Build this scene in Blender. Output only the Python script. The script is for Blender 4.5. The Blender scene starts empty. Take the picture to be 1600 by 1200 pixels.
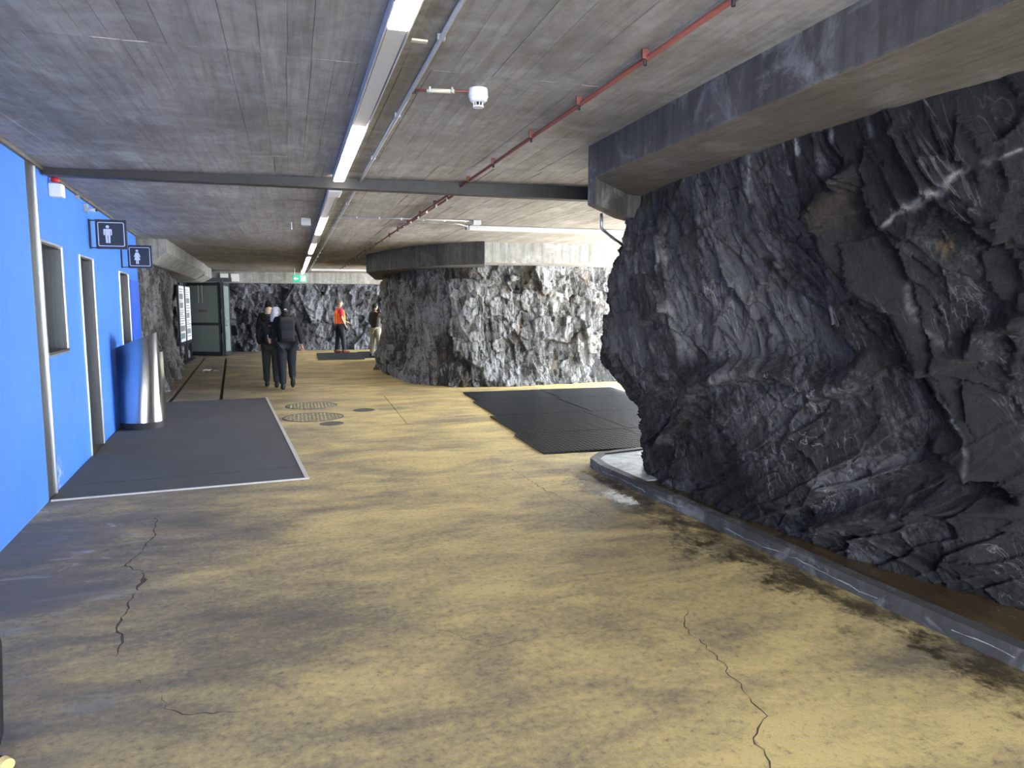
import bpy, bmesh, math, random
import numpy as np
from mathutils import Vector, Matrix, Euler

# ---------------------------------------------------------------- camera, world, lights, exposure
S = bpy.context.scene
COL = S.collection
PI = math.pi
FPX, VPX, HZ, CAMH = 1110.0, 453.0, 478.0, 1.65
PITCH = math.atan((600 - HZ) / FPX)
YAW = math.atan((800 - VPX) * math.cos(PITCH) / FPX)
cd = bpy.data.cameras.new('camera'); cam = bpy.data.objects.new('camera', cd); COL.objects.link(cam)
cd.sensor_width = 36.0; cd.lens = 36.0 * FPX / 1600; cd.clip_start = 0.05; cd.clip_end = 400
cam.location = (0, 0, CAMH); cam.rotation_euler = (PI / 2 - PITCH, 0, -YAW)
S.camera = cam

W = bpy.data.worlds.new('sky'); S.world = W; W.use_nodes = True
wn = W.node_tree; wn.nodes.clear()
wo = wn.nodes.new('ShaderNodeOutputWorld'); wb = wn.nodes.new('ShaderNodeBackground')
wb.inputs[0].default_value = (0.84, 0.92, 1.0, 1); wb.inputs[1].default_value = 7.0
wn.links.new(wb.outputs[0], wo.inputs[0])

sd = bpy.data.lights.new('sun', 'SUN'); sd.energy = 25.0; sd.angle = math.radians(3); sd.color = (1.0, 0.98, 0.95)
so = bpy.data.objects.new('sun', sd); COL.objects.link(so)
so.rotation_euler = Vector((-0.42, -0.12, -0.9)).to_track_quat('-Z', 'Y').to_euler()

def portal(loc, rot, sx, sy):      # sampling portals in the real openings (they give no light of their own)
    l = bpy.data.lights.new('opening_portal', 'AREA'); l.shape = 'RECTANGLE'; l.size = sx; l.size_y = sy
    l.cycles.is_portal = True
    o = bpy.data.objects.new('opening_portal', l); COL.objects.link(o); o.location = loc; o.rotation_euler = rot
XO, YB = 7.3, -3.6                 # the open sides of the hall: right edge and behind the camera
portal((XO + .05, 10.3, 1.42), (PI / 2, 0, PI / 2), 7.0, 2.8)
portal((XO + .05, 23.2, 1.42), (PI / 2, 0, PI / 2), 8.4, 2.8)
portal((1.0, YB - .05, 1.42), (-PI / 2 + PI, 0, 0), 6.0, 2.8)

S.view_settings.view_transform = 'Standard'; S.view_settings.look = 'None'
S.view_settings.exposure = 1.9; S.view_settings.gamma = 1.0; S.view_settings.use_curve_mapping = False
S.cycles.use_denoising = True; S.cycles.max_bounces = 8; S.cycles.diffuse_bounces = 5
S.cycles.sample_clamp_indirect = 8.0

# ---------------------------------------------------------------- helpers
def link(name, me, mats=None, parent=None, smooth=False):
    o = bpy.data.objects.new(name, me); COL.objects.link(o)
    if mats is not None:
        for m in (mats if isinstance(mats, (list, tuple)) else [mats]): me.materials.append(m)
    if smooth:
        me.polygons.foreach_set('use_smooth', [True] * len(me.polygons))
    if parent: o.parent = parent
    return o

def tag(o, label=None, cat=None, group=None, kind=None):
    if label: o['label'] = label
    if cat: o['category'] = cat
    if group: o['group'] = group
    if kind: o['kind'] = kind
    return o

def empty(name, loc=(0, 0, 0), rz=0):
    o = bpy.data.objects.new(name, None); COL.objects.link(o); o.location = loc; o.rotation_euler = (0, 0, rz)
    o.empty_display_size = .1
    return o

class MB:
    """mesh builder"""
    def __init__(s): s.v = []; s.f = []; s.m = []
    def add(s, vs, fs, mi=0):
        b = len(s.v); s.v += [tuple(p) for p in vs]; s.f += [tuple(b + i for i in f) for f in fs]; s.m += [mi] * len(fs)
    def box(s, c, d, rz=0, mi=0, M=None):
        x, y, z = d[0] / 2, d[1] / 2, d[2] / 2
        vs = [Vector((sx * x, sy * y, sz * z)) for sz in (-1, 1) for sy in (-1, 1) for sx in (-1, 1)]
        R = M if M is not None else Matrix.Rotation(rz, 3, 'Z')
        s.add([R @ v + Vector(c) for v in vs], [(0, 2, 3, 1), (4, 5, 7, 6), (0, 1, 5, 4), (2, 6, 7, 3), (0, 4, 6, 2), (1, 3, 7, 5)], mi)
        return s
    def prism(s, pts, z0, z1, mi=0):
        n = len(pts); vs = [(p[0], p[1], z0) for p in pts] + [(p[0], p[1], z1) for p in pts]
        a = sum(pts[i][0] * pts[(i + 1) % n][1] - pts[(i + 1) % n][0] * pts[i][1] for i in range(n))
        fs = [tuple(range(n - 1, -1, -1)), tuple(range(n, 2 * n))] + [(i, (i + 1) % n, n + (i + 1) % n, n + i) for i in range(n)]
        if a < 0: fs = [tuple(reversed(f)) for f in fs]
        s.add(vs, fs, mi); return s
    def tube(s, path, r, n=8, mi=0, caps=True):
        P = [Vector(p) for p in path]; rs = r if isinstance(r, (list, tuple)) else [r] * len(P)
        vs = []
        for i, p in enumerate(P):
            t = (P[min(i + 1, len(P) - 1)] - P[max(i - 1, 0)]).normalized()
            u = t.cross(Vector((0, 0, 1)));
            if u.length < 1e-3: u = t.cross(Vector((1, 0, 0)))
            u.normalize(); w = t.cross(u)
            vs += [p + (u * math.cos(2 * PI * k / n) + w * math.sin(2 * PI * k / n)) * rs[i] for k in range(n)]
        fs = [(i * n + k, (i + 1) * n + k, (i + 1) * n + (k + 1) % n, i * n + (k + 1) % n) for i in range(len(P) - 1) for k in range(n)]
        if caps: fs += [tuple(range(n)), tuple(range(len(P) * n - 1, (len(P) - 1) * n - 1, -1))]
        s.add(vs, fs, mi); return s
    def lathe(s, prof, c=(0, 0, 0), n=32, mi=0):
        vs = [(c[0] + r * math.cos(2 * PI * k / n), c[1] + r * math.sin(2 * PI * k / n), c[2] + z) for r, z in prof for k in range(n)]
        fs = [(i * n + k, i * n + (k + 1) % n, (i + 1) * n + (k + 1) % n, (i + 1) * n + k) for i in range(len(prof) - 1) for k in range(n)]
        s.add(vs, fs, mi); return s
    def ball(s, c, r, n=12, m=8, mi=0):
        rx, ry, rz = r if isinstance(r, (tuple, list)) else (r, r, r)
        vs = [(c[0] + rx * math.sin(PI * j / m) * math.cos(2 * PI * k / n), c[1] + ry * math.sin(PI * j / m) * math.sin(2 * PI * k / n), c[2] + rz * math.cos(PI * j / m)) for j in range(m + 1) for k in range(n)]
        fs = [(j * n + k, (j + 1) * n + k, (j + 1) * n + (k + 1) % n, j * n + (k + 1) % n) for j in range(m) for k in range(n)]
        s.add(vs, fs, mi); return s
    def build(s, name, mats, parent=None, smooth=False, bevel=0):
        me = bpy.data.meshes.new(name); me.from_pydata(s.v, [], s.f)
        for i, m in enumerate(s.m):
            if m: me.polygons[i].material_index = m
        me.validate(); me.update()
        if bevel:
            bm = bmesh.new(); bm.from_mesh(me); bmesh.ops.remove_doubles(bm, verts=bm.verts, dist=1e-5)
            es = [e for e in bm.edges if len(e.link_faces) == 2 and e.calc_face_angle(0) > .5]
            bmesh.ops.bevel(bm, geom=es, offset=bevel, segments=2, affect='EDGES', profile=.6); bm.to_mesh(me); bm.free()
        return link(name, me, mats, parent, smooth)

def copy_tree(o, parent=None):
    c = o.copy(); COL.objects.link(c); c.parent = parent
    for ch in [x for x in bpy.data.objects if x.parent == o]: copy_tree(ch, c)
    return c

# ---------------------------------------------------------------- materials
class NT:
    def __init__(s, name):
        s.mat = bpy.data.materials.new(name); s.mat.use_nodes = True; s.t = s.mat.node_tree; s.N = s.t.nodes; s.L = s.t.links
        s.b = s.N['Principled BSDF']; s.out = s.N['Material Output']
        s.tc = s.N.new('ShaderNodeTexCoord').outputs['Object']
    def lk(s, a, b):
        if isinstance(a, (int, float)): b.default_value = a
        elif isinstance(a, tuple): b.default_value = a if len(a) == 4 or len(b.default_value) == 3 else (*a, 1)
        else: s.L.new(a, b)
    def map(s, scale=(1, 1, 1), rot=(0, 0, 0), loc=(0, 0, 0), src=None):
        n = s.N.new('ShaderNodeMapping'); s.lk(src or s.tc, n.inputs[0]); n.inputs['Scale'].default_value = scale
        n.inputs['Rotation'].default_value = rot; n.inputs['Location'].default_value = loc; return n.outputs[0]
    def noise(s, v, scale, detail=4, rough=.55, dist=0, out=0):
        n = s.N.new('ShaderNodeTexNoise'); s.lk(v, n.inputs['Vector']); n.inputs['Scale'].default_value = scale
        n.inputs['Detail'].default_value = detail; n.inputs['Roughness'].default_value = rough; n.inputs['Distortion'].default_value = dist
        return n.outputs[out]
    def vor(s, v, scale, feature='F1', out=0):
        n = s.N.new('ShaderNodeTexVoronoi'); n.feature = feature; s.lk(v, n.inputs['Vector']); n.inputs['Scale'].default_value = scale; return n.outputs[out]
    def ramp(s, f, *stops):
        n = s.N.new('ShaderNodeValToRGB'); e = n.color_ramp.elements
        while len(e) > 1: e.remove(e[-1])
        for i, (p, c) in enumerate(stops):
            x = e[0] if i == 0 else e.new(p)
            x.position = p; x.color = (c, c, c, 1) if isinstance(c, (int, float)) else (*c, 1)
        s.lk(f, n.inputs[0]); return n.outputs[0]
    def mix(s, f, a, b, mode='MIX'):
        n = s.N.new('ShaderNodeMix'); n.data_type = 'RGBA'; n.blend_type = mode
        s.lk(f, n.inputs[0]); s.lk(a, n.inputs[6]); s.lk(b, n.inputs[7]); return n.outputs[2]
    def math(s, op, a, b=0.0, c=0.0, clamp=False):
        n = s.N.new('ShaderNodeMath'); n.operation = op; n.use_clamp = clamp
        s.lk(a, n.inputs[0]); s.lk(b, n.inputs[1]); s.lk(c, n.inputs[2]); return n.outputs[0]
    def attr(s, name, out='Fac'):
        n = s.N.new('ShaderNodeAttribute'); n.attribute_name = name; return n.outputs[out]
    def xyz(s, v=None):
        n = s.N.new('ShaderNodeSeparateXYZ'); s.lk(v or s.tc, n.inputs[0]); return n.outputs
    def dist(s, p, scale=(1, 1, 1)):
        n = s.N.new('ShaderNodeVectorMath'); n.operation = 'SUBTRACT'; s.lk(s.tc, n.inputs[0]); n.inputs[1].default_value = p
        m = s.N.new('ShaderNodeVectorMath'); m.operation = 'MULTIPLY'; s.L.new(n.outputs[0], m.inputs[0]); m.inputs[1].default_value = scale
        k = s.N.new('ShaderNodeVectorMath'); k.operation = 'LENGTH'; s.L.new(m.outputs[0], k.inputs[0]); return k.outputs['Value']
    def bump(s, h, strength=.5, distance=.01, prev=None):
        n = s.N.new('ShaderNodeBump'); n.inputs['Strength'].default_value = strength; n.inputs['Distance'].default_value = distance
        s.lk(h, n.inputs['Height'])
        if prev is not None: s.L.new(prev, n.inputs['Normal'])
        return n.outputs[0]
    def fin(s, col, rough=.6, metal=0.0, nrm=None, **kw):
        s.lk(col, s.b.inputs['Base Color']); s.lk(rough, s.b.inputs['Roughness']); s.lk(metal, s.b.inputs['Metallic'])
        if nrm is not None: s.L.new(nrm, s.b.inputs['Normal'])
        for k, v in kw.items(): s.lk(v, s.b.inputs[k.replace('_', ' ')])
        return s.mat

def plain(name, col, rough=.5, metal=0.0, grain=.12, gs=40, **kw):
    n = NT(name); f = n.noise(n.tc, gs, 3)
    lo = tuple(c * (1 - grain) for c in col); hi = tuple(min(1, c * (1 + grain)) for c in col)
    return n.fin(n.ramp(f, (.3, lo), (.7, hi)), rough, metal, **kw)

def glow(name, col, e):
    n = NT(name); return n.fin(tuple(col), .5, 0.0, Emission_Color=tuple(col), Emission_Strength=float(e))

M = {}
M['steel'] = (lambda n: n.fin(n.ramp(n.noise(n.map((60, 60, 1.2)), 3, 4), (.3, (.11, .115, .125)), (.7, (.17, .175, .185))), n.ramp(n.noise(n.map((80, 80, 1)), 4, 3), (.3, .38), (.7, .5)), 1.0))(NT('brushed_steel'))
M['bright_steel'] = plain('polished_steel_edge', (.85, .86, .88), .3, 1.0, .04)
M['alu'] = plain('white_aluminium', (.62, .63, .66), .42, .35, .05)
M['galv'] = plain('galvanised_conduit', (.5, .52, .55), .38, .8, .08)
M['beam_steel'] = plain('painted_beam_steel', (.034, .032, .030), .55, .1, .15, 12)
M['red'] = plain('red_pipe_paint', (.17, .05, .036), .5, 0.0, .12)
M['dark'] = plain('dark_metal', (.025, .025, .028), .45, .3)
M['black'] = plain('black_rubber', (.012, .012, .013), .6)
M['white_plastic'] = plain('white_plastic', (.72, .73, .74), .4, 0.0, .03)
M['grey_plastic'] = plain('grey_plastic', (.35, .36, .38), .5, 0.0, .05)
M['navy'] = plain('sign_navy', (.009, .013, .032), .35, 0.0, .05)
M['sign_white'] = plain('sign_lettering_white', (.62, .66, .80), .5, 0.0, .02)
M['lamp'] = glow('lamp_tube_light', (1.0, .95, .86), 9.0)
M['green'] = glow('exit_sign_green', (.01, .30, .16), .22)
M['exit_white'] = glow('exit_sign_white', (.6, .8, .7), .28)
M['brass'] = plain('pale_wood_cap', (.75, .55, .22), .4, 0.0, .1)
M['paper'] = plain('white_paper', (.85, .86, .86), .8, 0.0, .03)
M['beige'] = plain('beige_sleeve', (.6, .57, .45), .5, 0.0, .05)
M['kerb_trim'] = plain('carpet_trim', (.52, .50, .47), .55, .2, .08)
M['doorframe'] = plain('dark_door_paint', (.045, .06, .07), .4, .3, .1)

def m_blue():
    n = NT('blue_wall_paint'); a = n.noise(n.tc, 1.3, 5); b = n.noise(n.map((1, 1, .25)), 7, 5)
    c = n.ramp(a, (.3, (.045, .185, .70)), (.7, (.06, .225, .80)))
    c = n.mix(n.ramp(b, (.45, 0.0), (.8, .25)), c, (.09, .27, .82))
    d = n.dist((-2.0, 7.25, .12), (1, 5, 4)); s = n.math('MULTIPLY', n.ramp(d, (0.0, 1.0), (.9, 0.0)), n.ramp(n.noise(n.tc, 14, 5), (.45, 0.0), (.6, .8)))
    c = n.mix(s, c, (.55, .60, .72))
    return n.fin(c, .55, 0.0, n.bump(n.noise(n.tc, 60, 4), .15, .004))
M['blue'] = m_blue()

def m_concrete(name, lo, hi, stain, boards=True, streak='none', sc=1.0, white=.0, darkp=.5):
    n = NT(name)
    a = n.noise(n.tc, 1.1 * sc, 8, .62, .4); f = n.noise(n.tc, 9 * sc, 6, .65)
    g = n.noise(n.map((9, .55, 3)), 3.2, 6, .65) if streak == 'y' else n.noise(n.map((5, 5, .35)), 3.0, 6, .65) if streak == 'z' else n.noise(n.map((2, 2, 2)), 3.0, 6, .65)
    c = n.ramp(a, (.28, lo), (.72, hi))
    c = n.mix(n.ramp(g, (.36, .5), (.56, 0.0)), c, stain)
    c = n.mix(n.ramp(f, (.35, .35), (.55, 0.0)), c, tuple(x * .55 for x in lo))
    if boards:
        st_ = n.math('ADD', n.dist((.6, 21.5, 2.85), (.22, .42, 0)), n.math('MULTIPLY', n.math('SUBTRACT', n.noise(n.tc, 1.6, 7, .7), .5), 1.6))
        c = n.mix(n.ramp(st_, (.35, .8), (.95, 0.0)), c, (.15, .115, .07))
        big = n.noise(n.map((.8, .35, 1)), 1.2, 8, .66, .5)
        c = n.mix(n.ramp(big, (.36, .55), (.5, 0.0)), c, (.13, .115, .09))
        ln = n.math('ADD', n.math('ABSOLUTE', n.math('SUBTRACT', n.xyz()[0], .60)), n.math('MULTIPLY', n.math('SUBTRACT', n.noise(n.tc, 3, 7, .7), .5), .5))
        c = n.mix(n.ramp(ln, (.02, .6), (.16, 0.0)), c, (.12, .10, .07))
    if white > 0: c = n.mix(n.ramp(n.noise(n.tc, 2.6, 8, .7, .6), (.52, 0.0), (.66, white)), c, (.52, .53, .53))
    if boards:
        t = n.attr('tone'); c = n.mix(1.0, c, n.ramp(t, (0.0, .62), (1.0, 1.28)), 'MULTIPLY')
    h = n.math('ADD', n.math('MULTIPLY', g, .6), n.math('MULTIPLY', n.noise(n.tc, 38, 5, .7), .5))
    pits = n.ramp(n.vor(n.tc, 16), (0.0, 0.0), (.08, 1.0))
    nn = n.bump(h, .65, .01); nn = n.bump(pits, .4, .006, nn)
    c = n.mix(n.ramp(n.vor(n.tc, 16), (.03, .6), (.07, 0.0)), c, (.06, .055, .05))
    return n.fin(c, .78, 0.0, nn)
M['ceiling'] = m_concrete('board_marked_concrete', (.24, .225, .205), (.40, .385, .36), (.15, .135, .12), True, 'y', white=.28)
M['beam'] = m_concrete('beam_concrete', (.052, .049, .045), (.135, .127, .117), (.028, .027, .025), False, 'z', white=.35)
M['beam_brown'] = m_concrete('beam_soffit_concrete', (.105, .092, .074), (.20, .175, .145), (.06, .05, .04), False, 'y', white=.15)
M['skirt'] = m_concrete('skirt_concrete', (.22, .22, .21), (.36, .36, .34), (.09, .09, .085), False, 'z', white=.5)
M['skirt_shade'] = m_concrete('shaded_stained_skirt_concrete', (.05, .048, .045), (.15, .145, .135), (.018, .017, .016), False, 'z', white=.12)  # black-stained skirt, with the shade of its side darkened into the colour
M['kerb'] = m_concrete('kerb_concrete', (.042, .040, .038), (.085, .081, .077), (.022, .021, .020), False, 'n', 3, white=.3)
M['ground'] = m_concrete('outdoor_ground', (.52, .53, .55), (.64, .65, .67), (.42, .43, .45), False, 'n')

def m_floor():
    n = NT('worn_ochre_floor'); X, Y, Z = n.xyz()
    warp = n.noise(n.map((.7, 1.5, 1)), 1.0, 8, .62, .7)
    strk = n.noise(n.map((.8, 1.7, 1), (0, 0, .12)), 2.6, 8, .7, .3)
    fine = n.noise(n.tc, 26, 6, .75); grit = n.noise(n.tc, 95, 4, .8)
    v = n.math('ADD', n.math('MULTIPLY', warp, .66), n.math('MULTIPLY', strk, .40))
    # wear: less yellow left along the blue wall, more on the right foreground
    lr = n.math('MULTIPLY_ADD', X, .055, .0)
    v = n.math('ADD', v, n.math('MINIMUM', n.math('MAXIMUM', lr, -.12), .07))
    v = n.math('ADD', v, n.math('MULTIPLY', n.math('SUBTRACT', fine, .5), .42))
    c = n.ramp(v, (.36, (.13, .108, .082)), (.47, (.24, .192, .115)), (.56, (.40, .305, .145)), (.70, (.64, .485, .20)))
    # pale mineral bloom on the left
    bl = n.math('MULTIPLY', n.ramp(n.noise(n.map((1.2, 3.0, 1), (0, 0, .5)), 1.4, 9, .68, 1.2), (.54, 0.0), (.62, .85)), n.ramp(n.math('MULTIPLY_ADD', X, -.5, 0.0), (.25, 0.0), (.7, .8)))
    bl = n.math('MULTIPLY', bl, n.ramp(n.math('MULTIPLY', Y, .1), (.62, 1.0), (.72, 0.0)))
    c = n.mix(bl, c, (.42, .41, .41))
    gl = n.math('MULTIPLY', n.ramp(n.noise(n.map((1, 2.0, 1), (0, 0, .5)), .9, 6, .6, .5), (.42, 0.0), (.58, .8)), n.ramp(n.math('MULTIPLY_ADD', X, -.5, 0.0), (.2, 0.0), (.65, 1.0)))
    c = n.mix(gl, c, (.13, .115, .10))
    # dark specks
    c = n.mix(n.ramp(grit, (.30, .75), (.40, 0.0)), c, (.07, .055, .035))
    c = n.mix(n.ramp(fine, (.33, .55), (.43, 0.0)), c, (.12, .09, .055))
    # damp, algae dark edge beside the kerb
    e = n.math('SUBTRACT', X, n.math('MULTIPLY_ADD', Y, -.082, 3.36))      # signed distance to kerb line
    e = n.math('ADD', e, n.math('MULTIPLY', n.math('SUBTRACT', n.noise(n.map((1, .8, 1)), 3.0, 10, .74, .15), .5), 2.0))
    kd = n.math('MULTIPLY', n.ramp(e, (0.0, 0.0), (1.0, 1.0)), 1.0)
    em = n.N.new('ShaderNodeMapRange'); n.lk(e, em.inputs[0]); em.inputs[1].default_value = -.44; em.inputs[2].default_value = -.26; em.clamp = True
    yl = n.ramp(n.math('MULTIPLY', Y, .1), (.62, 1.0), (.70, 0.0))
    dm = n.math('MULTIPLY', em.outputs[0], yl)
    dm = n.math('MULTIPLY', dm, n.ramp(n.noise(n.map((1, .6, 1)), 7, 9, .78), (.38, .12), (.54, 1.0)))
    c = n.mix(n.math('MULTIPLY', dm, .93), c, (.032, .022, .010))
    # wet patch by the end of the kerb
    wd = n.math('ADD', n.dist((2.74, 5.75, 0), (2.6, .85, 1)), n.math('MULTIPLY', n.math('SUBTRACT', n.noise(n.tc, 6, 7, .7), .5), 1.3))
    wet = n.ramp(wd, (.42, 1.0), (.58, 0.0))
    c = n.mix(n.math('MULTIPLY', wet, .55), c, (.05, .042, .03))
    glare = n.ramp(n.math('ADD', n.dist((2.68, 5.45, 0), (4.2, 1.25, 1)), n.math('MULTIPLY', n.math('SUBTRACT', n.noise(n.tc, 13, 8, .75), .5), 2.0)), (.22, 1.0), (.34, 0.0))
    c = n.mix(n.math('MULTIPLY', glare, .8), c, (.62, .67, .68))  # white glare of the wet floor painted into the colour
    rough = n.math('MULTIPLY_ADD', fine, .25, .52)
    rough = n.math('MULTIPLY', rough, n.math('SUBTRACT', 1.0, n.math('MULTIPLY', wet, .9)))
    rough = n.math('MULTIPLY', rough, n.math('SUBTRACT', 1.0, n.math('MULTIPLY', dm, .35)))
    nn = n.bump(n.math('MULTIPLY', n.math('ADD', grit, fine), n.math('SUBTRACT', 1.0, n.math('MULTIPLY', wet, .85))), .55, .006)
    nn = n.bump(warp, .35, .03, nn)
    return n.fin(c, rough, 0.0, nn)
M['floor'] = m_floor()
M['gap'] = plain('joint_dirt', (.03, .025, .018), .9)
M['crack'] = plain('crack_dark', (.075, .06, .04), .95)  # dark tone of the thin crack lines

def m_gutter():
    n = NT('wet_gutter'); a = n.noise(n.map((2, 1, 1)), 2.5, 8, .65)
    c = n.ramp(a, (.3, (.028, .020, .011)), (.52, (.07, .045, .02)), (.7, (.12, .085, .042)))
    return n.fin(c, n.ramp(n.noise(n.tc, 2.2, 5), (.4, .12), (.6, .42)), 0.0, n.bump(n.noise(n.tc, 18, 5), .3, .008))
M['gutter'] = m_gutter()
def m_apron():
    n = NT('wet_apron_glare'); a = n.noise(n.tc, 5, 9, .75, .6)
    c = n.ramp(a, (.35, (.12, .13, .13)), (.5, (.46, .50, .52)), (.65, (.70, .75, .77)))  # whitish wet concrete, lightened in colour for its daylight glare
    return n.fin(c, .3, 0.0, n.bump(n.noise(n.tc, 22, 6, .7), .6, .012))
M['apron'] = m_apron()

def m_rock(name, dark, mid, light, rot, brown=.0, gloss=.55, veins=.5, sc=1.0):
    n = NT(name)
    v = n.map((1, 1, 1), rot)
    st = n.noise(n.map((5.5, 5.5, .8), (0, 0, 0), (0, 0, 0), v), 2.1 * sc, 9, .68, .9)        # foliation streaks
    st2 = n.noise(n.map((16, 16, 2.2), (0, 0, 0), (0, 0, 0), v), 2.6 * sc, 7, .7, .6)
    big = n.noise(n.tc, .9 * sc, 6, .6, .3); f = n.noise(n.tc, 30 * sc, 7, .78)
    tone = n.attr('tone')
    x = n.math('ADD', n.math('MULTIPLY', st, .6), n.math('MULTIPLY', st2, .4))
    x = n.math('ADD', x, n.math('MULTIPLY', n.math('SUBTRACT', tone, .5), .30))
    x = n.math('ADD', x, n.math('MULTIPLY', n.math('SUBTRACT', big, .5), .35))
    x = n.math('ADD', x, n.math('MULTIPLY', n.math('SUBTRACT', f, .5), .45))
    c = n.ramp(x, (.37, dark), (.49, mid), (.61, light))
    c = n.mix(n.math('MULTIPLY', n.ramp(n.noise(n.tc, 1.4 * sc, 5, .6, .4), (.55, 0.0), (.7, 1.0)), brown), c, (.14, .09, .045))
    vn = n.math('MULTIPLY', n.attr('vein_highlight'), n.ramp(n.noise(n.tc, 16 * sc, 7, .75), (.36, .15), (.56, 1.0)))
    c = n.mix(vn, c, (.46, .45, .43))
    c = n.mix(n.math('MULTIPLY', n.attr('rust'), n.ramp(f, (.4, .3), (.6, .9))), c, (.26, .15, .05))
    c = n.mix(n.ramp(n.vor(n.map((1, 1, .35), (0, 0, 0), (0, 0, 0), v), 5 * sc, 'DISTANCE_TO_EDGE'), (.0, .75), (.025, 0.0)), c, tuple(q * .35 for q in dark))
    rv = n.noise(n.map((3, 3, .6), (0.4, .3, 0), (3, 1, 2), v), 1.6 * sc, 4, .5, 1.4)
    vv = n.ramp(rv, (.488, 0.0), (.5, veins), (.512, 0.0))
    c = n.mix(n.math('MULTIPLY', vv, n.ramp(big, (.45, 0.0), (.6, 1.0))), c, (.42, .41, .38))
    h = n.math('ADD', n.math('MULTIPLY', st2, .7), n.math('MULTIPLY', f, .7))
    nn = n.bump(h, 1.0, .028 / sc); nn = n.bump(n.vor(n.map((1, 1, .4), (0, 0, 0), (0, 0, 0), v), 14 * sc), .6, .015 / sc, nn)
    return n.fin(c, n.ramp(f, (.3, gloss), (.7, gloss + .25)), 0.0, nn)
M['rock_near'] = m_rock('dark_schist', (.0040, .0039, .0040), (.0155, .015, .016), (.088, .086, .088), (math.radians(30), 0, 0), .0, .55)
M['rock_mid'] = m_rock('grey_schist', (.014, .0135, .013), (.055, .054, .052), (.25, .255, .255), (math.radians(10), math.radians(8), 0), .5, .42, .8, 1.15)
M['rock_far'] = m_rock('far_schist', (.012, .013, .018), (.045, .05, .062), (.19, .205, .24), (math.radians(15), math.radians(-20), 0), .1, .45, .5, .9)
M['rock_left'] = m_rock('left_schist', (.025, .025, .026), (.085, .085, .086), (.22, .22, .225), (math.radians(-20), 0, 0), .3, .6, .4, 1.2)

def m_carpet():
    n = NT('charcoal_carpet'); f = n.noise(n.tc, 130, 5, .8); b = n.noise(n.map((1, .6, 1)), 1.5, 6)
    c = n.ramp(f, (.35, (.036, .035, .034)), (.62, (.098, .095, .092)))
    c = n.mix(n.ramp(b, (.4, 0.0), (.7, .45)), c, (.10, .098, .10))
    return n.fin(c, .95, 0.0, n.bump(f, .8, .006))
M['carpet'] = m_carpet()
M['rubber'] = plain('rubber_mat', (.014, .0155, .018), .34, 0.0, .3, 30)
M['iron'] = (lambda n: n.fin(n.ramp(n.noise(n.tc, 22, 6, .7), (.36, (.10, .085, .06)), (.6, (.38, .31, .17))), .8, 0.0, n.bump(n.noise(n.tc, 60, 4), .5, .004)))(NT('dusty_cover'))
M['iron_dark'] = plain('iron_cover', (.085, .08, .07), .7, .3, .3, 25)

# ---------------------------------------------------------------- numpy noise
_tab = np.random.RandomState(7).rand(65536).astype(np.float32)
def _h(ix, iy, iz, s): return _tab[((ix * 73856093) ^ (iy * 19349663) ^ (iz * 83492791) ^ (s * 26544357)) & 65535]
def vn(P, sc, seed=0):
    p = P * sc; i = np.floor(p).astype(np.int64); f = p - i; f = f * f * (3 - 2 * f); r = 0
    for dx in (0, 1):
        wx = f[:, 0] if dx else 1 - f[:, 0]
        for dy in (0, 1):
            wy = f[:, 1] if dy else 1 - f[:, 1]
            for dz in (0, 1):
                wz = f[:, 2] if dz else 1 - f[:, 2]
                r = r + wx * wy * wz * _h(i[:, 0] + dx, i[:, 1] + dy, i[:, 2] + dz, seed)
    return r * 2 - 1
def fbm(P, sc, o=4, g=.5, seed=0, ridge=False):
    t = 0; a = 1; n = 0
    for k in range(o):
        q = vn(P, sc, seed + k * 13)
        if ridge: q = 1 - 2 * np.abs(q)
        t = t + a * q; n += a; a *= g; sc *= 2.03
    return t / n
def facet(P, sc, seed=0, tilt=.8):
    """angular plates: each voronoi cell is a tilted plane; returns height, edge distance, cell random"""
    p = P * sc; i = np.floor(p).astype(np.int64); n = len(p)
    d1 = np.full(n, 1e9); d2 = np.full(n, 1e9); best = np.zeros((n, 3)); rid = np.zeros(n)
    for dx in (-1, 0, 1):
        for dy in (-1, 0, 1):
            for dz in (-1, 0, 1):
                c = i + np.array([dx, dy, dz])
                s = np.stack([c[:, k] + .15 + .7 * _h(c[:, 0], c[:, 1], c[:, 2], seed + 5 + k) for k in range(3)], 1)
                d = ((p - s) ** 2).sum(1); m = d < d1
                d2 = np.where(m, d1, np.minimum(d2, d)); d1 = np.where(m, d, d1)
                best[m] = s[m]; rid[m] = _h(c[m][:, 0], c[m][:, 1], c[m][:, 2], seed + 9)
    k = (rid * 60000).astype(np.int64)
    tl = np.stack([_tab[(k * 7 + j * 331 + seed) & 65535] * 2 - 1 for j in range(3)], 1)
    return (rid * 2 - 1) * .6 + tilt * (tl * (p - best)).sum(1), np.sqrt(d2) - np.sqrt(d1), rid
def rotx(P, a):
    c, s = math.cos(a), math.sin(a); return np.stack([P[:, 0], c * P[:, 1] - s * P[:, 2], s * P[:, 1] + c * P[:, 2]], 1)

def polyd(Y, Z, pts):
    d = np.full(len(Y), 9e9)
    for (a, b), (c, e) in zip(pts[:-1], pts[1:]):
        L = (c - a) ** 2 + (e - b) ** 2; t = np.clip(((Y - a) * (c - a) + (Z - b) * (e - b)) / L, 0, 1)
        d = np.minimum(d, np.hypot(Y - a - t * (c - a), Z - b - t * (e - b)))
    return d

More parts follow.
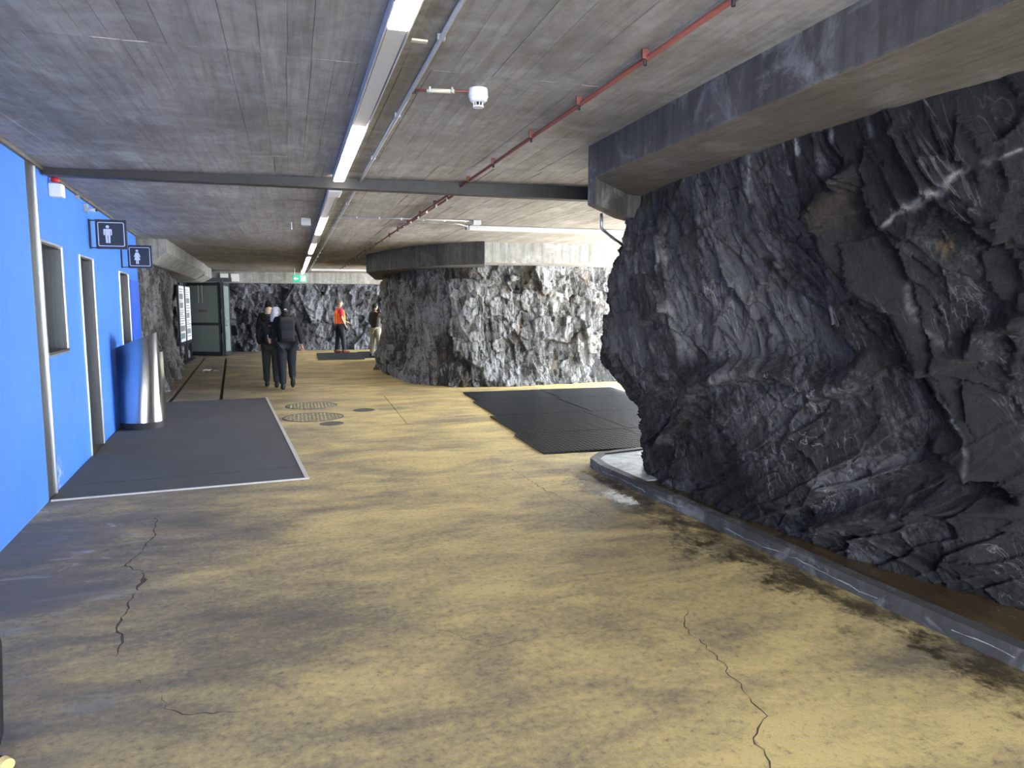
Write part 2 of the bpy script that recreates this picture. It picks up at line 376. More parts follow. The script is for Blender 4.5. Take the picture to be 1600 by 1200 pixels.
def rock(name, us, nz, rings, disp, mat, flip=False, parent=None):
    """lofted cliff: rings = [(z, [(x,y)...])], us = plan parameter samples, displaced along the normal"""
    K = len(rings[0][1]); base = []
    for z, pl in rings:
        a = np.array(pl, float); k = np.arange(K)
        uu = np.linspace(0, K - 1, 60 * K); w = np.stack([np.interp(uu, k, a[:, j]) for j in (0, 1)], 1)
        ker = np.hanning(45); ker /= ker.sum()
        pad = np.concatenate([2 * w[:1] - w[22:0:-1], w, 2 * w[-1:] - w[-2:-24:-1]])
        w = np.stack([np.convolve(pad[:, j], ker, 'valid') for j in (0, 1)], 1)
        base.append(np.stack([np.interp(us, uu, w[:, j]) for j in (0, 1)], 1))
    zs = np.array([r[0] for r in rings]); base = np.array(base)             # R,nu,2
    zz = np.linspace(zs[0], zs[-1], nz); nu = len(us)
    P = np.zeros((nz, nu, 3)); P[:, :, 2] = zz[:, None]
    from_z = np.linspace(0, 1, nz)
    for j in (0, 1):
        for q in range(nu):
            P[:, q, j] = np.interp(zz, zs, base[:, q, j])
    # soften the vertical profile
    kz = max(3, nz // 9) | 1; kk = np.hanning(kz + 2)[1:-1]; kk /= kk.sum()
    for j in (0, 1):
        pad = np.concatenate([np.repeat(P[:1, :, j], kz // 2, 0), P[:, :, j], np.repeat(P[-1:, :, j], kz // 2, 0)])
        P[:, :, j] = sum(kk[t] * pad[t:t + nz] for t in range(kz))
    du = np.gradient(P, axis=1); dz = np.gradient(P, axis=0); N = np.cross(dz, du); N /= np.linalg.norm(N, axis=2, keepdims=True) + 1e-9
    if flip: N = -N
    F = P.reshape(-1, 3); d, tone, vein_highlight, rust = disp(F)
    V = (P + N * d.reshape(nz, nu, 1)).reshape(-1, 3)
    V[:, 2] = np.clip(V[:, 2], -.06, zs[-1] + .25)
    i = np.arange(nz - 1)[:, None] * nu + np.arange(nu - 1)[None]; i = i.ravel()
    q = np.stack([i, i + nu, i + nu + 1, i + 1], 1)
    if flip: q = q[:, ::-1]
    me = bpy.data.meshes.new(name); me.vertices.add(len(V)); me.vertices.foreach_set('co', V.astype(np.float32).ravel())
    me.loops.add(len(q) * 4); me.loops.foreach_set('vertex_index', q.astype(np.int32).ravel())
    me.polygons.add(len(q)); me.polygons.foreach_set('loop_start', np.arange(0, len(q) * 4, 4, dtype=np.int32))
    me.polygons.foreach_set('loop_total', np.full(len(q), 4, dtype=np.int32)); me.update(calc_edges=True)
    for nm, arr in (('tone', tone), ('vein_highlight', vein_highlight), ('rust', rust)):
        at = me.attributes.new(nm, 'FLOAT', 'POINT'); at.data.foreach_set('value', np.clip(arr, 0, 1).astype(np.float32))
    o = link(name, me, mat, parent); o['kind'] = 'structure'
    return o
sm = lambda a, b, x: (lambda t: t * t * (3 - 2 * t))(np.clip((x - a) / (b - a), 0, 1))

# ---------------------------------------------------------------- floor: slabs with open joints
floor = tag(MB().box((2.2, 12, -.11), (13, 34, .10)).build('floor', M['gap']), 'worn ochre concrete floor slab of the undercroft', kind='structure')
def slab(pts, dz=0.0):
    o = MB().prism(pts, -.058, dz).build('slab', M['floor'], floor, bevel=.004)
J = lambda x: 7.64 - .093 * (x + .2)
g = .006
XL, XR, YN, YF = -4.2, 7.3, -4.4, 28.6
slab([(XL, YN), (XR, YN), (XR, J(XR) - g), (XL, J(XL) - g)])
slab([(XL, J(XL) + g), (XR, J(XR) + g), (XR, 9.86), (XL, 9.86)], -.001)
slab([(XL, 9.87), (1.515, 9.87), (1.60, 13.14), (XL, 13.14)])
slab([(1.525, 9.87), (XR, 9.87), (XR, 13.14), (1.61, 13.14)], .001)
s1 = lambda y: -2.07 - .0556 * (y - 13.9); s2 = lambda y: -1.24 - .072 * (y - 13.68)
slab([(XL, 13.15), (s1(13.15) - .035, 13.15), (s1(24.4) - .035, 24.4), (XL, 24.4)])
slab([(s1(13.15) + .035, 13.15), (s2(13.15) - .03, 13.15), (s2(24.4) - .03, 24.4), (s1(24.4) + .035, 24.4)])
slab([(s2(13.15) + .03, 13.15), (XR, 13.15), (XR, 24.4), (s2(24.4) + .03, 24.4)])
slab([(XL, 24.41), (XR, 24.41), (XR, YF), (XL, YF)], .001)

def crack(pts, w=.006, seed=0):
    R = random.Random(seed); P = [Vector((x, y)) for x, y in pts]; Q = []
    for a, b in zip(P[:-1], P[1:]):
        n = max(2, int((b - a).length / .035))
        for i in range(n):
            t = i / n; p = a.lerp(b, t); nn = Vector((-(b - a).y, (b - a).x)).normalized()
            Q.append(p + nn * R.uniform(-.014, .014))
    Q.append(P[-1]); vs = []; fs = []
    for i, p in enumerate(Q):
        t = (Q[min(i + 1, len(Q) - 1)] - Q[max(0, i - 1)]).normalized(); nn = Vector((-t.y, t.x))
        ww = w * R.uniform(.25, 1.2) * min(1, .2 + i / 4, .2 + (len(Q) - 1 - i) / 4)
        vs += [(*(p + nn * ww / 2), .0015), (*(p - nn * ww / 2), .0015)]
    fs = [(2 * i, 2 * i + 2, 2 * i + 3, 2 * i + 1) for i in range(len(Q) - 1)]
    m = MB(); m.add(vs, fs); m.build('crack', M['crack'], floor)
crack([(2.03, 3.29), (1.89, 3.09), (1.88, 2.81), (1.82, 2.49), (1.79, 2.28), (1.65, 2.17), (1.60, 2.0), (1.58, 1.7)], .0065, 1)
crack([(-1.06, 6.08), (-.99, 5.48), (-1.02, 5.08), (-1.06, 4.91), (-.92, 4.75)], .010, 2)
crack([(-.92, 4.75), (-.90, 4.62), (-.90, 4.45)], .035, 3)
crack([(-.90, 4.42), (-.91, 4.2), (-.9, 3.96), (-.84, 3.72), (-.84, 3.6)], .013, 4)
crack([(.55, 3.62), (.86, 3.19), (1.33, 3.19), (1.9, 3.09)], .003, 5)
crack([(2.1, 6.86), (2.14, 5.91), (2.24, 5.33), (2.3, 4.9)], .007, 6)
crack([(-.57, 3.18), (-.54, 3.07), (-.47, 3.0), (-.2, 2.95)], .006, 7)
crack([(-.73, 3.36), (-.64, 3.28), (-.64, 3.2)], .006, 8)
crack([(1.4, 4.9), (1.55, 4.75), (1.9, 4.85), (2.2, 4.7)], .004, 9)

tag(MB().box((14 + XR, 12, -.10), (28, 60, .08)).build('ground', M['ground']), 'pale paved ground outside the open right side', kind='structure')
tag(MB().box((2, -4.4 - 9, -.10), (26, 18, .08)).build('ground', M['ground']), 'pale paved ground outside behind the viewer', kind='structure')

# ---------------------------------------------------------------- ceiling of board-marked concrete
CZ = 2.85
def make_ceiling():
    R = random.Random(4); vs = []; fs = []; tn = []
    yb = YB
    panels = []
    y = yb
    while y < 28.2:
        L = 2.45; panels.append((y, min(y + L, 28.4))); y += L
    for (y0, y1) in panels:
        x = -3.6; ptone = R.uniform(-.08, .08)
        off = R.uniform(0, .1); x -= off
        while x < XO:
            w = R.choice((.11, .11, .12, .15)); z = CZ + R.uniform(0, .0035); c = [x, min(x + w, XO)]
            if R.random() < .25: ym = R.uniform(y0 + .4, y1 - .4); segs = [(y0, ym), (ym, y1)]
            else: segs = [(y0, y1)]
            for a, b in segs:
                zz = z + R.uniform(0, .0006); t = min(1, max(0, R.gauss(.55, .09) + ptone)); e = R.choice((.0004, .0004, .0008, .002))
                k = len(vs)
                vs += [(c[0] + e, a + e, zz), (c[1] - e, a + e, zz), (c[1] - e, b - e, zz), (c[0] + e, b - e, zz)]
                vs += [(c[0] + e, a + e, CZ + .02), (c[1] - e, a + e, CZ + .02), (c[1] - e, b - e, CZ + .02), (c[0] + e, b - e, CZ + .02)]
                fs += [(k, k + 3, k + 2, k + 1)] + [(k + i, k + (i + 1) % 4, k + 4 + (i + 1) % 4, k + 4 + i) for i in range(4)]
                tn += [t] * 8
            x += w
    k = len(vs)      # the slab body above
    x0, x1, y0, y1, z0, z1 = -4.3, XO, YB, 28.6, CZ + .010, CZ + .5
    vs += [(x, y, z) for z in (z0, z1) for y in (y0, y1) for x in (x0, x1)]
    fs += [tuple(k + i for i in f) for f in [(0, 2, 3, 1), (4, 5, 7, 6), (0, 1, 5, 4), (2, 6, 7, 3), (0, 4, 6, 2), (1, 3, 7, 5)]]
    tn += [.1] * 8
    me = bpy.data.meshes.new('ceiling'); me.from_pydata(vs, [], fs)
    at = me.attributes.new('tone', 'FLOAT', 'POINT'); at.data.foreach_set('value', tn)
    return tag(link('ceiling', me, M['ceiling']), 'grey concrete ceiling with board marks from its formwork', kind='structure')
make_ceiling()

# ---------------------------------------------------------------- blue wall with recessed openings
KW = .0673; WA = math.atan(KW)
wx = lambda y: -1.92 - (y - 5.46) * KW
def WP(y, dx, z): return (wx(y) + dx * math.cos(WA), y + dx * math.sin(WA), z)   # dx out of the wall
Y0W, Y1W = YB + .2, 13.62
opens = [('window', 7.10, 7.90, 1.22, 2.20), ('door', 8.74, 9.50, 0, 2.18), ('door', 11.50, 12.40, 0, 2.13), ('door', 12.52, 13.45, 0, 2.08)]
def quad(m, a, b, c, d, mi=0): m.add([a, b, c, d], [(0, 1, 2, 3)], mi)
def make_wall():
    m = MB(); edges = [Y0W, 7.10, 7.90, 8.74, 9.50, 11.50, 12.40, Y1W]; zc = CZ + .01
    def rect(y0, y1, z0, z1): quad(m, WP(y0, 0, z0), WP(y1, 0, z0), WP(y1, 0, z1), WP(y0, 0, z1))
    rect(Y0W, 7.10, -.06, zc); rect(7.10, 7.90, -.06, 1.22); rect(7.10, 7.90, 2.20, zc); rect(7.90, 8.74, -.06, zc)
    rect(8.74, 9.50, 2.18, zc); rect(9.50, 11.50, -.06, zc); rect(11.50, 12.40, 2.13, zc); rect(12.40, Y1W, -.06, zc)
    # end and back faces make the wall a solid block
    quad(m, WP(Y1W, 0, -.06), WP(Y1W, -1.2, -.06), WP(Y1W, -1.2, zc), WP(Y1W, 0, zc))
    quad(m, WP(Y1W, -1.2, -.06), WP(Y0W, -1.2, -.06), WP(Y0W, -1.2, zc), WP(Y1W, -1.2, zc))
    quad(m, WP(Y0W, -1.2, -.06), WP(Y0W, 0, -.06), WP(Y0W, 0, zc), WP(Y0W, -1.2, zc))
    return tag(m.build('wall_left', M['blue']), 'bright blue painted wall of the toilet block', kind='structure')
wall = make_wall()
def recess(name, y0, y1, z0, z1, dep, label, window=False):
    root = MB(); zb = max(z0, 0)
    # reveal lining
    for (ya, yb2, flip) in ((y0, y0 + .012, 0), (y1 - .012, y1, 0)):
        pts = [WP(ya, 0.0, 0), WP(yb2, 0.0, 0), WP(yb2, -dep, 0), WP(ya, -dep, 0)]
        root.prism([p[:2] for p in pts], zb, z1)
    root.prism([p[:2] for p in (WP(y0, 0, 0), WP(y1, 0, 0), WP(y1, -dep, 0), WP(y0, -dep, 0))], z1 - .012, z1)
    if window: root.prism([p[:2] for p in (WP(y0, .02, 0), WP(y1, .02, 0), WP(y1, -dep, 0), WP(y0, -dep, 0))], z0, z0 + .02)
    o = root.build(name, M['steel']); tag(o, label, kind='structure')
    f = MB(); pw = .018; pr = .014
    for a, b in ((y0 - pw, y0), (y1, y1 + pw)):
        f.prism([p[:2] for p in (WP(a, -.005, 0), WP(b, -.005, 0), WP(b, pr, 0), WP(a, pr, 0))], zb, z1 + pw)
    f.prism([p[:2] for p in (WP(y0, -.005, 0), WP(y1, -.005, 0), WP(y1, pr, 0), WP(y0, pr, 0))], z1, z1 + pw)
    if window: f.prism([p[:2] for p in (WP(y0, -.005, 0), WP(y1, -.005, 0), WP(y1, pr, 0), WP(y0, pr, 0))], z0 - pw, z0)
    f.build(name.split('_')[0] + '_frame', M['bright_steel'], o)
    p = MB()
    if window:
        p.prism([q[:2] for q in (WP(y0 + .012, -dep + .01, 0), WP(y1 - .012, -dep + .01, 0), WP(y1 - .012, -dep, 0), WP(y0 + .012, -dep, 0))], z0 + .02, z1 - .012)
        p.build('pane', M['frosted'], o)
    else:
        p.prism([q[:2] for q in (WP(y0 + .012, -dep + .04, 0), WP(y1 - .012, -dep + .04, 0), WP(y1 - .012, -dep, 0), WP(y0 + .012, -dep, 0))], .01, z1 - .012)
        d = p.build('door_leaf', M['steel'], o)
        MB().tube([WP(y1 - .12, -dep + .04, 1.02), WP(y1 - .12, -dep + .10, 1.02), WP(y1 - .24, -dep + .10, 1.02)], .010).build('handle', M['bright_steel'], d, True)
    return o
n_ = NT('frosted_glass'); M['frosted'] = n_.fin((.42, .48, .5), .35, 0.0, Transmission_Weight=.25)
recess('window_1', 7.10, 7.90, 1.22, 2.20, .34, 'steel lined window recess in the blue wall', True)
recess('door_1', 8.74, 9.50, 0, 2.18, .30, 'steel lined doorway below the man sign')
recess('door_2', 11.50, 12.40, 0, 2.13, .30, 'steel lined doorway behind the waste bin, below the woman sign')
# darker blue flush panel past the second doorway
tp = MB(); tp.prism([p[:2] for p in (WP(12.52, 0, 0), WP(13.5, 0, 0), WP(13.5, .025, 0), WP(12.52, .025, 0))], .02, 2.06)
tag(tp.build('door_3', plain('deep_blue_panel', (.03, .12, .62), .45)), 'flush deep blue door panel at the far end of the blue wall', kind='structure')
# steel expansion trim running full height
tr = MB(); tr.prism([p[:2] for p in (WP(6.80, -.01, 0), WP(7.045, -.01, 0), WP(7.045, .004, 0), WP(6.80, .004, 0))], 0, CZ)
tro = tag(tr.build('trim_1', M['steel']), 'full height brushed steel strip on the blue wall', kind='structure')
t2 = MB(); t2.prism([p[:2] for p in (WP(7.045, -.01, 0), WP(7.06, -.01, 0), WP(7.06, .017, 0), WP(7.045, .017, 0))], 0, CZ)
t2.build('lip', M['bright_steel'], tro)
t3 = MB(); t3.prism([p[:2] for p in (WP(Y0W, .0, 0), WP(Y1W, .0, 0), WP(Y1W, .03, 0), WP(Y0W, .03, 0))], CZ - .028, CZ + .001)
tag(t3.build('trim_2', M['beam_brown']), 'thin brown concrete strip along the top of the blue wall', kind='structure')

# ---------------------------------------------------------------- near rock wall (right)
def u_samples(segs):
    out = [np.linspace(a, b, n, endpoint=False) for a, b, n in segs]; return np.concatenate(out + [[segs[-1][1]]])
def disp_near(P):
    Y, Z = P[:, 1], P[:, 2]
    A = rotx(P, math.radians(30)); A1 = A * np.array([1, 1, .30]); B = rotx(P, math.radians(-58)); B1 = B * np.array([1, 1, .30])
    low = sm(1.35, .75, Z + .22 * vn(P, 1.1, 3) + .12 * (Y - 3.6))            # lower bench has another bedding direction
    w = .04 * np.stack([fbm(P, 2.3, 3, .5, 40 + k) for k in range(3)], 1)
    fa, ea, ra = facet(A1 + w, 1.9, 1, 1.2); fb, eb, rb = facet(B1 + w, 2.4, 2, 1.2)
    f2, e2, r2 = facet(A1 + w, 5.8, 3, 1.0); g2, h2, q2 = facet(B1 + w, 7.0, 4, 1.0)
    f3, e3, r3 = facet(A * np.array([1, 1, .3]) + w * .5, 15, 5, .9); g3, h3, q3 = facet(B * np.array([1, 1, .3]) + w * .5, 17, 6, .9)
    mx = lambda a, b: a * (1 - low) + b * low
    d = .055 * mx(fa, fb) + .036 * mx(f2, g2) + .013 * mx(f3, g3)
    d += .08 * fbm(P, .8, 3, .5, 60) - .012 * mx(np.exp(-(e2 / .05) ** 2), np.exp(-(h2 / .05) ** 2)) - .02 * mx(np.exp(-(ea / .04) ** 2), np.exp(-(eb / .04) ** 2))
    d += .014 * fbm(A * np.array([1, 1, .16]), 9, 4, .6, 70, True) * (1 - low) + .016 * fbm(B * np.array([1, 1, .16]), 10, 4, .6, 80, True) * low
    d += .008 * fbm(P, 34, 3, .6, 90)
    # large named features of this face
    d -= .16 * np.exp(-(polyd(Y, Z, [(4.17, 1.20), (3.77, 1.24), (3.5, 1.17), (3.31, 1.22), (3.13, 1.37)]) / .055) ** 2)
    cl = polyd(Y, Z, [(3.3, 2.15), (3.17, 1.92), (2.89, 1.64), (2.83, 1.39), (2.73, 1.14), (2.65, .97), (2.5, .8)])
    d -= .17 * np.exp(-(cl / .10) ** 2)
    d -= .12 * np.exp(-(polyd(Y, Z, [(2.78, 1.40), (2.6, 1.45), (2.55, 1.55), (2.2, 1.68), (1.8, 1.7)]) / .04) ** 2)
    d -= .14 * np.exp(-(polyd(Y, Z, [(2.85, .96), (2.43, .91), (2.14, 1.02), (1.7, .95)]) / .045) ** 2)
    d -= .14 * np.exp(-(polyd(Y, Z, [(3.18, 2.31), (3.08, 2.34)]) / .05) ** 2)
    d -= .10 * np.exp(-(polyd(Y, Z, [(5.5, .42), (5.42, .49), (4.91, .84), (4.48, 1.13), (4.17, 1.2)]) / .05) ** 2)
    sl = polyd(Y, Z, [(3.83, .27), (3.43, .54), (2.95, .75), (2.71, .78)]); d += .09 * np.exp(-(sl / .07) ** 2)
    d -= .10 * np.exp(-(polyd(Y, Z, [(3.75, .16), (3.38, .40), (2.95, .60), (2.6, .66)]) / .045) ** 2)
    d -= .16 * sm(1.2, .55, Z) * sm(2.3, 2.9, Y) * sm(4.6, 4.0, Y) * (1 - sm(.35, .1, Z))
    d += .10 * sm(1.0, 1.5, Z) * sm(5.0, 4.3, Y) * sm(3.2, 3.5, Y) * sm(2.2, 1.8, Z)
    d *= .35 + .65 * sm(2.62, 2.35, Z)
    n1 = fbm(P, 7, 4, .6, 101); pw = .045 * fbm(P, 7, 4, .6, 120)
    v = np.zeros(len(P))
    def line(pts, w, s): np.maximum(v, s * np.exp(-((polyd(Y + pw, Z + pw, pts)) / w) ** 2), out=v)
    line([(2.96, 2.03), (2.88, 2.09), (2.78, 2.14)], .010, .9); line([(2.78, 2.14), (2.70, 2.19), (2.60, 2.20)], .018, .9); line([(2.58, 2.21), (2.47, 2.27)], .008, .6); line([(2.4, 2.28), (2.25, 2.30)], .008, .4)
    for y, a, b, s in ((3.97, 2.6, 2.3, .8), (3.5, 2.7, 2.5, .8), (3.63, 2.6, 2.42, .5), (3.27, 2.7, 2.53, .6), (4.35, 2.6, 2.2, .4), (3.0, 2.7, 2.5, .3)): line([(y, a), (y - .02, b)], .012, s)
    str_ = np.clip(fbm(A * np.array([1, 1, .07]), 11, 5, .65, 131) * 2.6 - .25, 0, 1)
    zone = sm(3.1, 3.7, Y) * sm(5.3, 4.6, Y) * sm(1.15, 1.4, Z) * sm(2.35, 2.0, Z); v = np.maximum(v, .5 * zone * str_)
    z2 = sm(4.4, 4.9, Y) * sm(1.6, 2.1, Z) * sm(6.1, 5.7, Y); v = np.maximum(v, .75 * z2 * np.clip(.15 + str_, 0, 1))  # daylight highlight on the rock tip, painted as pale streaks beside real veins
    line([(2.78, 1.2), (2.73, 1.12), (2.69, 1.0), (2.60, .88)], .010, .6); line([(2.2, 1.5), (2.15, 1.35)], .010, .5)
    line([(2.85, 1.78), (2.8, 1.6), (2.72, 1.5)], .010, .35)
    rust = .8 * np.exp(-(((Y - 2.66) / .035) ** 2 + ((Z - 1.93) / .03) ** 2)) + .5 * np.exp(-(((Y - 2.42) / .05) ** 2 + ((Z - .28) / .12) ** 2)) + .15 * np.exp(-(((Y - 3.2) / .1) ** 2 + ((Z - 2.22) / .12) ** 2))
    tone = .5 + .9 * (mx(ra, rb) - .5) * .6 + (mx(r2, q2) - .5) * .5 + .25 * sm(3.0, 3.6, Y) * sm(1.1, 1.5, Z) - .95 * np.exp(-(cl / .15) ** 2) * (.6 + .6 * fbm(P, 4, 3, .5, 140)) - .15 * sm(.8, .3, Z) - .35 * sm(3.1, 2.6, Y)  # near right end darkened in colour, in place of missing shade
    return d, tone, np.clip(v * (.7 + 1.1 * n1), 0, 1), rust
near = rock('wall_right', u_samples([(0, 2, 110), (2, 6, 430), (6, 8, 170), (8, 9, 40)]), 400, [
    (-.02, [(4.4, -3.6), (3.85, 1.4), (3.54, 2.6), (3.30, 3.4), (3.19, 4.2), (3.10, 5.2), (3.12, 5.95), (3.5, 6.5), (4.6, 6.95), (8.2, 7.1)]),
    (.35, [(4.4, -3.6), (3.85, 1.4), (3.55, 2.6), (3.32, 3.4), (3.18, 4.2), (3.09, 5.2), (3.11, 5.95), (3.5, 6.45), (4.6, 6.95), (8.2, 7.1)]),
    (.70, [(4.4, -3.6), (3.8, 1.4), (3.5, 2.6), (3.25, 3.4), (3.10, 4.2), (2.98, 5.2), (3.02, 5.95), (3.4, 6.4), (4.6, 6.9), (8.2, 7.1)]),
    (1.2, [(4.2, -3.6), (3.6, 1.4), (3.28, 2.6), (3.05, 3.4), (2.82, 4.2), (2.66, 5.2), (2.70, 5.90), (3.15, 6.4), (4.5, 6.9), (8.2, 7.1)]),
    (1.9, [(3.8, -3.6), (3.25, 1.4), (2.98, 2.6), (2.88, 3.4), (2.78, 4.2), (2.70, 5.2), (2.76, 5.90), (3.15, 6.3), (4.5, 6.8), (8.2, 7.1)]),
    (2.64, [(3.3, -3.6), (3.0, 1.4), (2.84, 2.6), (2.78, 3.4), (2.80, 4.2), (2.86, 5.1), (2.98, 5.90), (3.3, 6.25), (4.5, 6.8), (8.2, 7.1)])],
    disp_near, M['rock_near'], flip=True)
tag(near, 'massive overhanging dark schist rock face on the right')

def disp_gen(seed, rot, amp=1.0, vz=0.0, s=1.0, top=2.45, brown=0):
    def f(P):
        A = rotx(P, rot); A1 = A * np.array([1, 1, .5]); w = .03 * np.stack([fbm(P, 2.5, 3, .5, seed + 40 + k) for k in range(3)], 1)
        fa, ea, ra = facet(A1 + w, 1.6 * s, seed + 1, 1.2); f2, e2, r2 = facet(A1 + w, 4.6 * s, seed + 2, 1.2); f3, e3, r3 = facet(A1 + w, 11 * s, seed + 3, 1.2)
        d = .10 * fa + .060 * f2 + .030 * f3 + .10 * fbm(P, .8, 3, .5, seed + 60) + .012 * fbm(P, 14, 3, .6, seed + 70)
        d *= amp * (.4 + .6 * sm(top, top - .3, P[:, 2]))
        vein_highlight = np.clip(fbm(A * np.array([1, 1, .2]), 3.2, 4, .6, seed + 90) * 2.2 - .7, 0, 1) * vz
        rust = np.clip(fbm(P * np.array([1, 1, .35]), 1.8, 4, .6, seed + 95) * 2.5 - .95, 0, .7) * brown
        return d, .5 + (ra - .5) * .5 + (r2 - .5) * .55 + (r3 - .5) * .3, vein_highlight, rust
    return f
mid = rock('rock_pillar', u_samples([(0, 1, 20), (1, 7, 430), (7, 12, 60)]), 210, [
    (-.02, [(3.1, 22.3), (2.55, 20.5), (2.12, 18.8), (2.22, 16.9), (2.52, 15.0), (3.3, 13.95), (4.65, 13.75), (6.5, 14.1), (9.2, 14.8), (9.4, 18), (5, 20.5), (3.4, 21.7), (3.1, 22.3)]),
    (.5, [(3.1, 22.3), (2.6, 20.5), (2.20, 18.8), (2.36, 16.9), (2.62, 15.1), (3.35, 14.1), (4.65, 13.9), (6.5, 14.2), (9.2, 14.8), (9.4, 18), (5, 20.5), (3.4, 21.7), (3.1, 22.3)]),
    (1.5, [(3.1, 22.3), (2.65, 20.5), (2.30, 18.8), (2.46, 16.9), (2.76, 15.1), (3.45, 14.2), (4.75, 14.1), (6.5, 14.3), (9.2, 14.8), (9.4, 18), (5, 20.5), (3.4, 21.7), (3.1, 22.3)]),
    (2.50, [(3.1, 22.3), (2.7, 20.5), (2.42, 18.8), (2.52, 16.9), (2.84, 15.1), (3.5, 14.1), (4.8, 13.9), (6.6, 14.2), (9.2, 14.8), (9.4, 18), (5, 20.5), (3.4, 21.7), (3.1, 22.3)])],
    disp_gen(200, math.radians(12), 1.0, .5, brown=1), M['rock_mid'], flip=True)
tag(mid, 'freestanding grey rock pillar in the middle of the hall')
farw = rock('wall_far', np.linspace(0, 5, 380), 130, [
    (-.02, [(-4.6, 27.4), (-2, 27.5), (.5, 27.45), (3, 27.6), (5.5, 27.4), (8.5, 27.0)]),
    (1.2, [(-4.6, 27.5), (-2, 27.6), (.5, 27.5), (3, 27.75), (5.5, 27.5), (8.5, 27.1)]),
    (2.46, [(-4.6, 27.5), (-2, 27.6), (.5, 27.6), (3, 27.8), (5.5, 27.6), (8.5, 27.2)])],
    disp_gen(300, math.radians(25), 1.1, .35, .8), M['rock_far'], flip=True)
tag(farw, 'dark jagged rock wall closing the far end')
leftr = rock('wall_left_rear', np.linspace(0, 4, 420), 170, [
    (-.02, [(-2.62, 13.3), (-2.36, 15.0), (-2.52, 17.9), (-2.95, 21.5), (-3.4, 27.2)]),
    (.6, [(-2.66, 13.3), (-2.5, 15.0), (-2.66, 17.9), (-3.15, 21.5), (-3.5, 27.2)]),
    (1.5, [(-2.66, 13.3), (-2.5, 15.0), (-2.66, 17.9), (-3.25, 21.5), (-3.6, 27.2)]),
    (2.42, [(-2.62, 13.3), (-2.45, 15.0), (-2.65, 17.9), (-3.1, 21.5), (-3.6, 27.2)])],
    disp_gen(400, math.radians(-20), .85, .3, 1.1), M['rock_left'], flip=True)
tag(leftr, 'rough grey rock wall on the left past the blue block')
tag(MB().box((-4.45, 20.5, 1.4), (.2, 16, 3.0)).build('wall_back', M['gap']), 'rock mass behind the glazed door', kind='structure')
tag(MB().box((2, 28.7, 1.4), (13.2, .2, 3.0)).build('wall_rear', M['gap']), 'rock mass behind the far wall', kind='structure')

# ---------------------------------------------------------------- concrete beams and skirts
bz = 2.60
b1 = MB(); b1.prism([(2.20, 5.12), (2.19, 3.3), (2.20, 1.5), (2.24, YB), (6.5, YB), (6.5, 6.6), (3.4, 6.3), (2.72, 5.72)], bz, CZ + .02)
b1.prism([(2.20, 5.13), (2.215, 5.02), (2.80, 5.66), (4.6, 6.25), (4.6, 6.75), (3.4, 6.35), (2.74, 5.80)], 2.41, CZ + .01)
bo = b1.build('beam', [M['beam'], M['beam_brown']], bevel=.012)
for p in bo.data.polygons:
    if p.normal.z < -.6: p.material_index = 1
tag(bo, 'thick stained concrete ledge beam capping the right rock', kind='structure')
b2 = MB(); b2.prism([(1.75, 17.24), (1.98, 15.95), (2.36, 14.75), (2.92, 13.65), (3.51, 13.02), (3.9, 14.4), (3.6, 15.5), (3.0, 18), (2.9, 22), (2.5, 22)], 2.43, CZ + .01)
s2o = tag(b2.build('beam', M['skirt_shade'], bevel=.015), 'curved concrete skirt over the shaded side of the rock pillar', kind='structure')
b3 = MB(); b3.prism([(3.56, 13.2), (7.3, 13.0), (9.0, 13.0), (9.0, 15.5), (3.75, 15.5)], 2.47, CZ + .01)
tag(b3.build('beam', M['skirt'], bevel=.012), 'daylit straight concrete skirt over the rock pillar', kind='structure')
b4 = MB(); b4.box((2.2, 27.35, 2.66), (13, .5, .40)); tag(b4.build('beam', M['skirt'], bevel=.01), 'concrete beam above the far rock wall', kind='structure')
# left ledge with sloping soffit
b5 = MB()
prof = [(0, CZ + .01), (0, 2.62), (-.28, 2.42), (-1.4, 2.42), (-1.4, CZ + .01)]
def ledge(m, ya, xa, yb, xb, pr):
    vs = [(xa + p[0], ya, p[1]) for p in pr] + [(xb + p[0], yb, p[1]) for p in pr]; n = len(pr)
    m.add(vs, [tuple(range(n)), tuple(range(2 * n - 1, n - 1, -1))] + [(i, n + i, n + (i + 1) % n, (i + 1) % n) for i in range(n)])
ledge(b5, 14.35, -2.10, 22.8, -2.32, prof)
tag(b5.build('beam', M['skirt'], bevel=.01), 'concrete ledge with sloping underside above the left rock', kind='structure')
b6 = MB(); ledge(b6, 22.84, -2.36, 25.2, -2.40, [(0, CZ + .01), (0, 2.55), (-.28, 2.40), (-1.4, 2.40), (-1.4, CZ + .01)])
tag(b6.build('beam', M['skirt'], bevel=.01), 'short concrete ledge block before the glazed door', kind='structure')

# ---------------------------------------------------------------- kerb and wet gutter beside the near rock
kx = [(3.62, YB), (3.40, 0), (3.22, 1.5), (3.115, 2.4), (3.045, 3.2), (3.0, 4.0), (2.93, 5.2), (2.86, 6.30), (2.90, 6.62), (3.1, 6.86), (3.7, 6.98), (4.6, 7.04)]
def strip(m, pl, w0, w1, z0, z1):
    P = [Vector(p) for p in pl]; L = []; R_ = []
    for i, p in enumerate(P):
        t = (P[min(i + 1, len(P) - 1)] - P[max(i - 1, 0)]).normalized(); nn = Vector((t.y, -t.x)); L.append(p + nn * w0); R_.append(p + nn * w1)
    for i in range(len(P) - 1):
        a, b, c, d = L[i], R_[i], R_[i + 1], L[i + 1]
        m.add([(*a, z0), (*b, z0), (*c, z0), (*d, z0), (*a, z1), (*b, z1), (*c, z1), (*d, z1)], [(0, 3, 2, 1), (4, 5, 6, 7), (0, 1, 5, 4), (1, 2, 6, 5), (2, 3, 7, 6), (3, 0, 4, 7)])
km = MB()
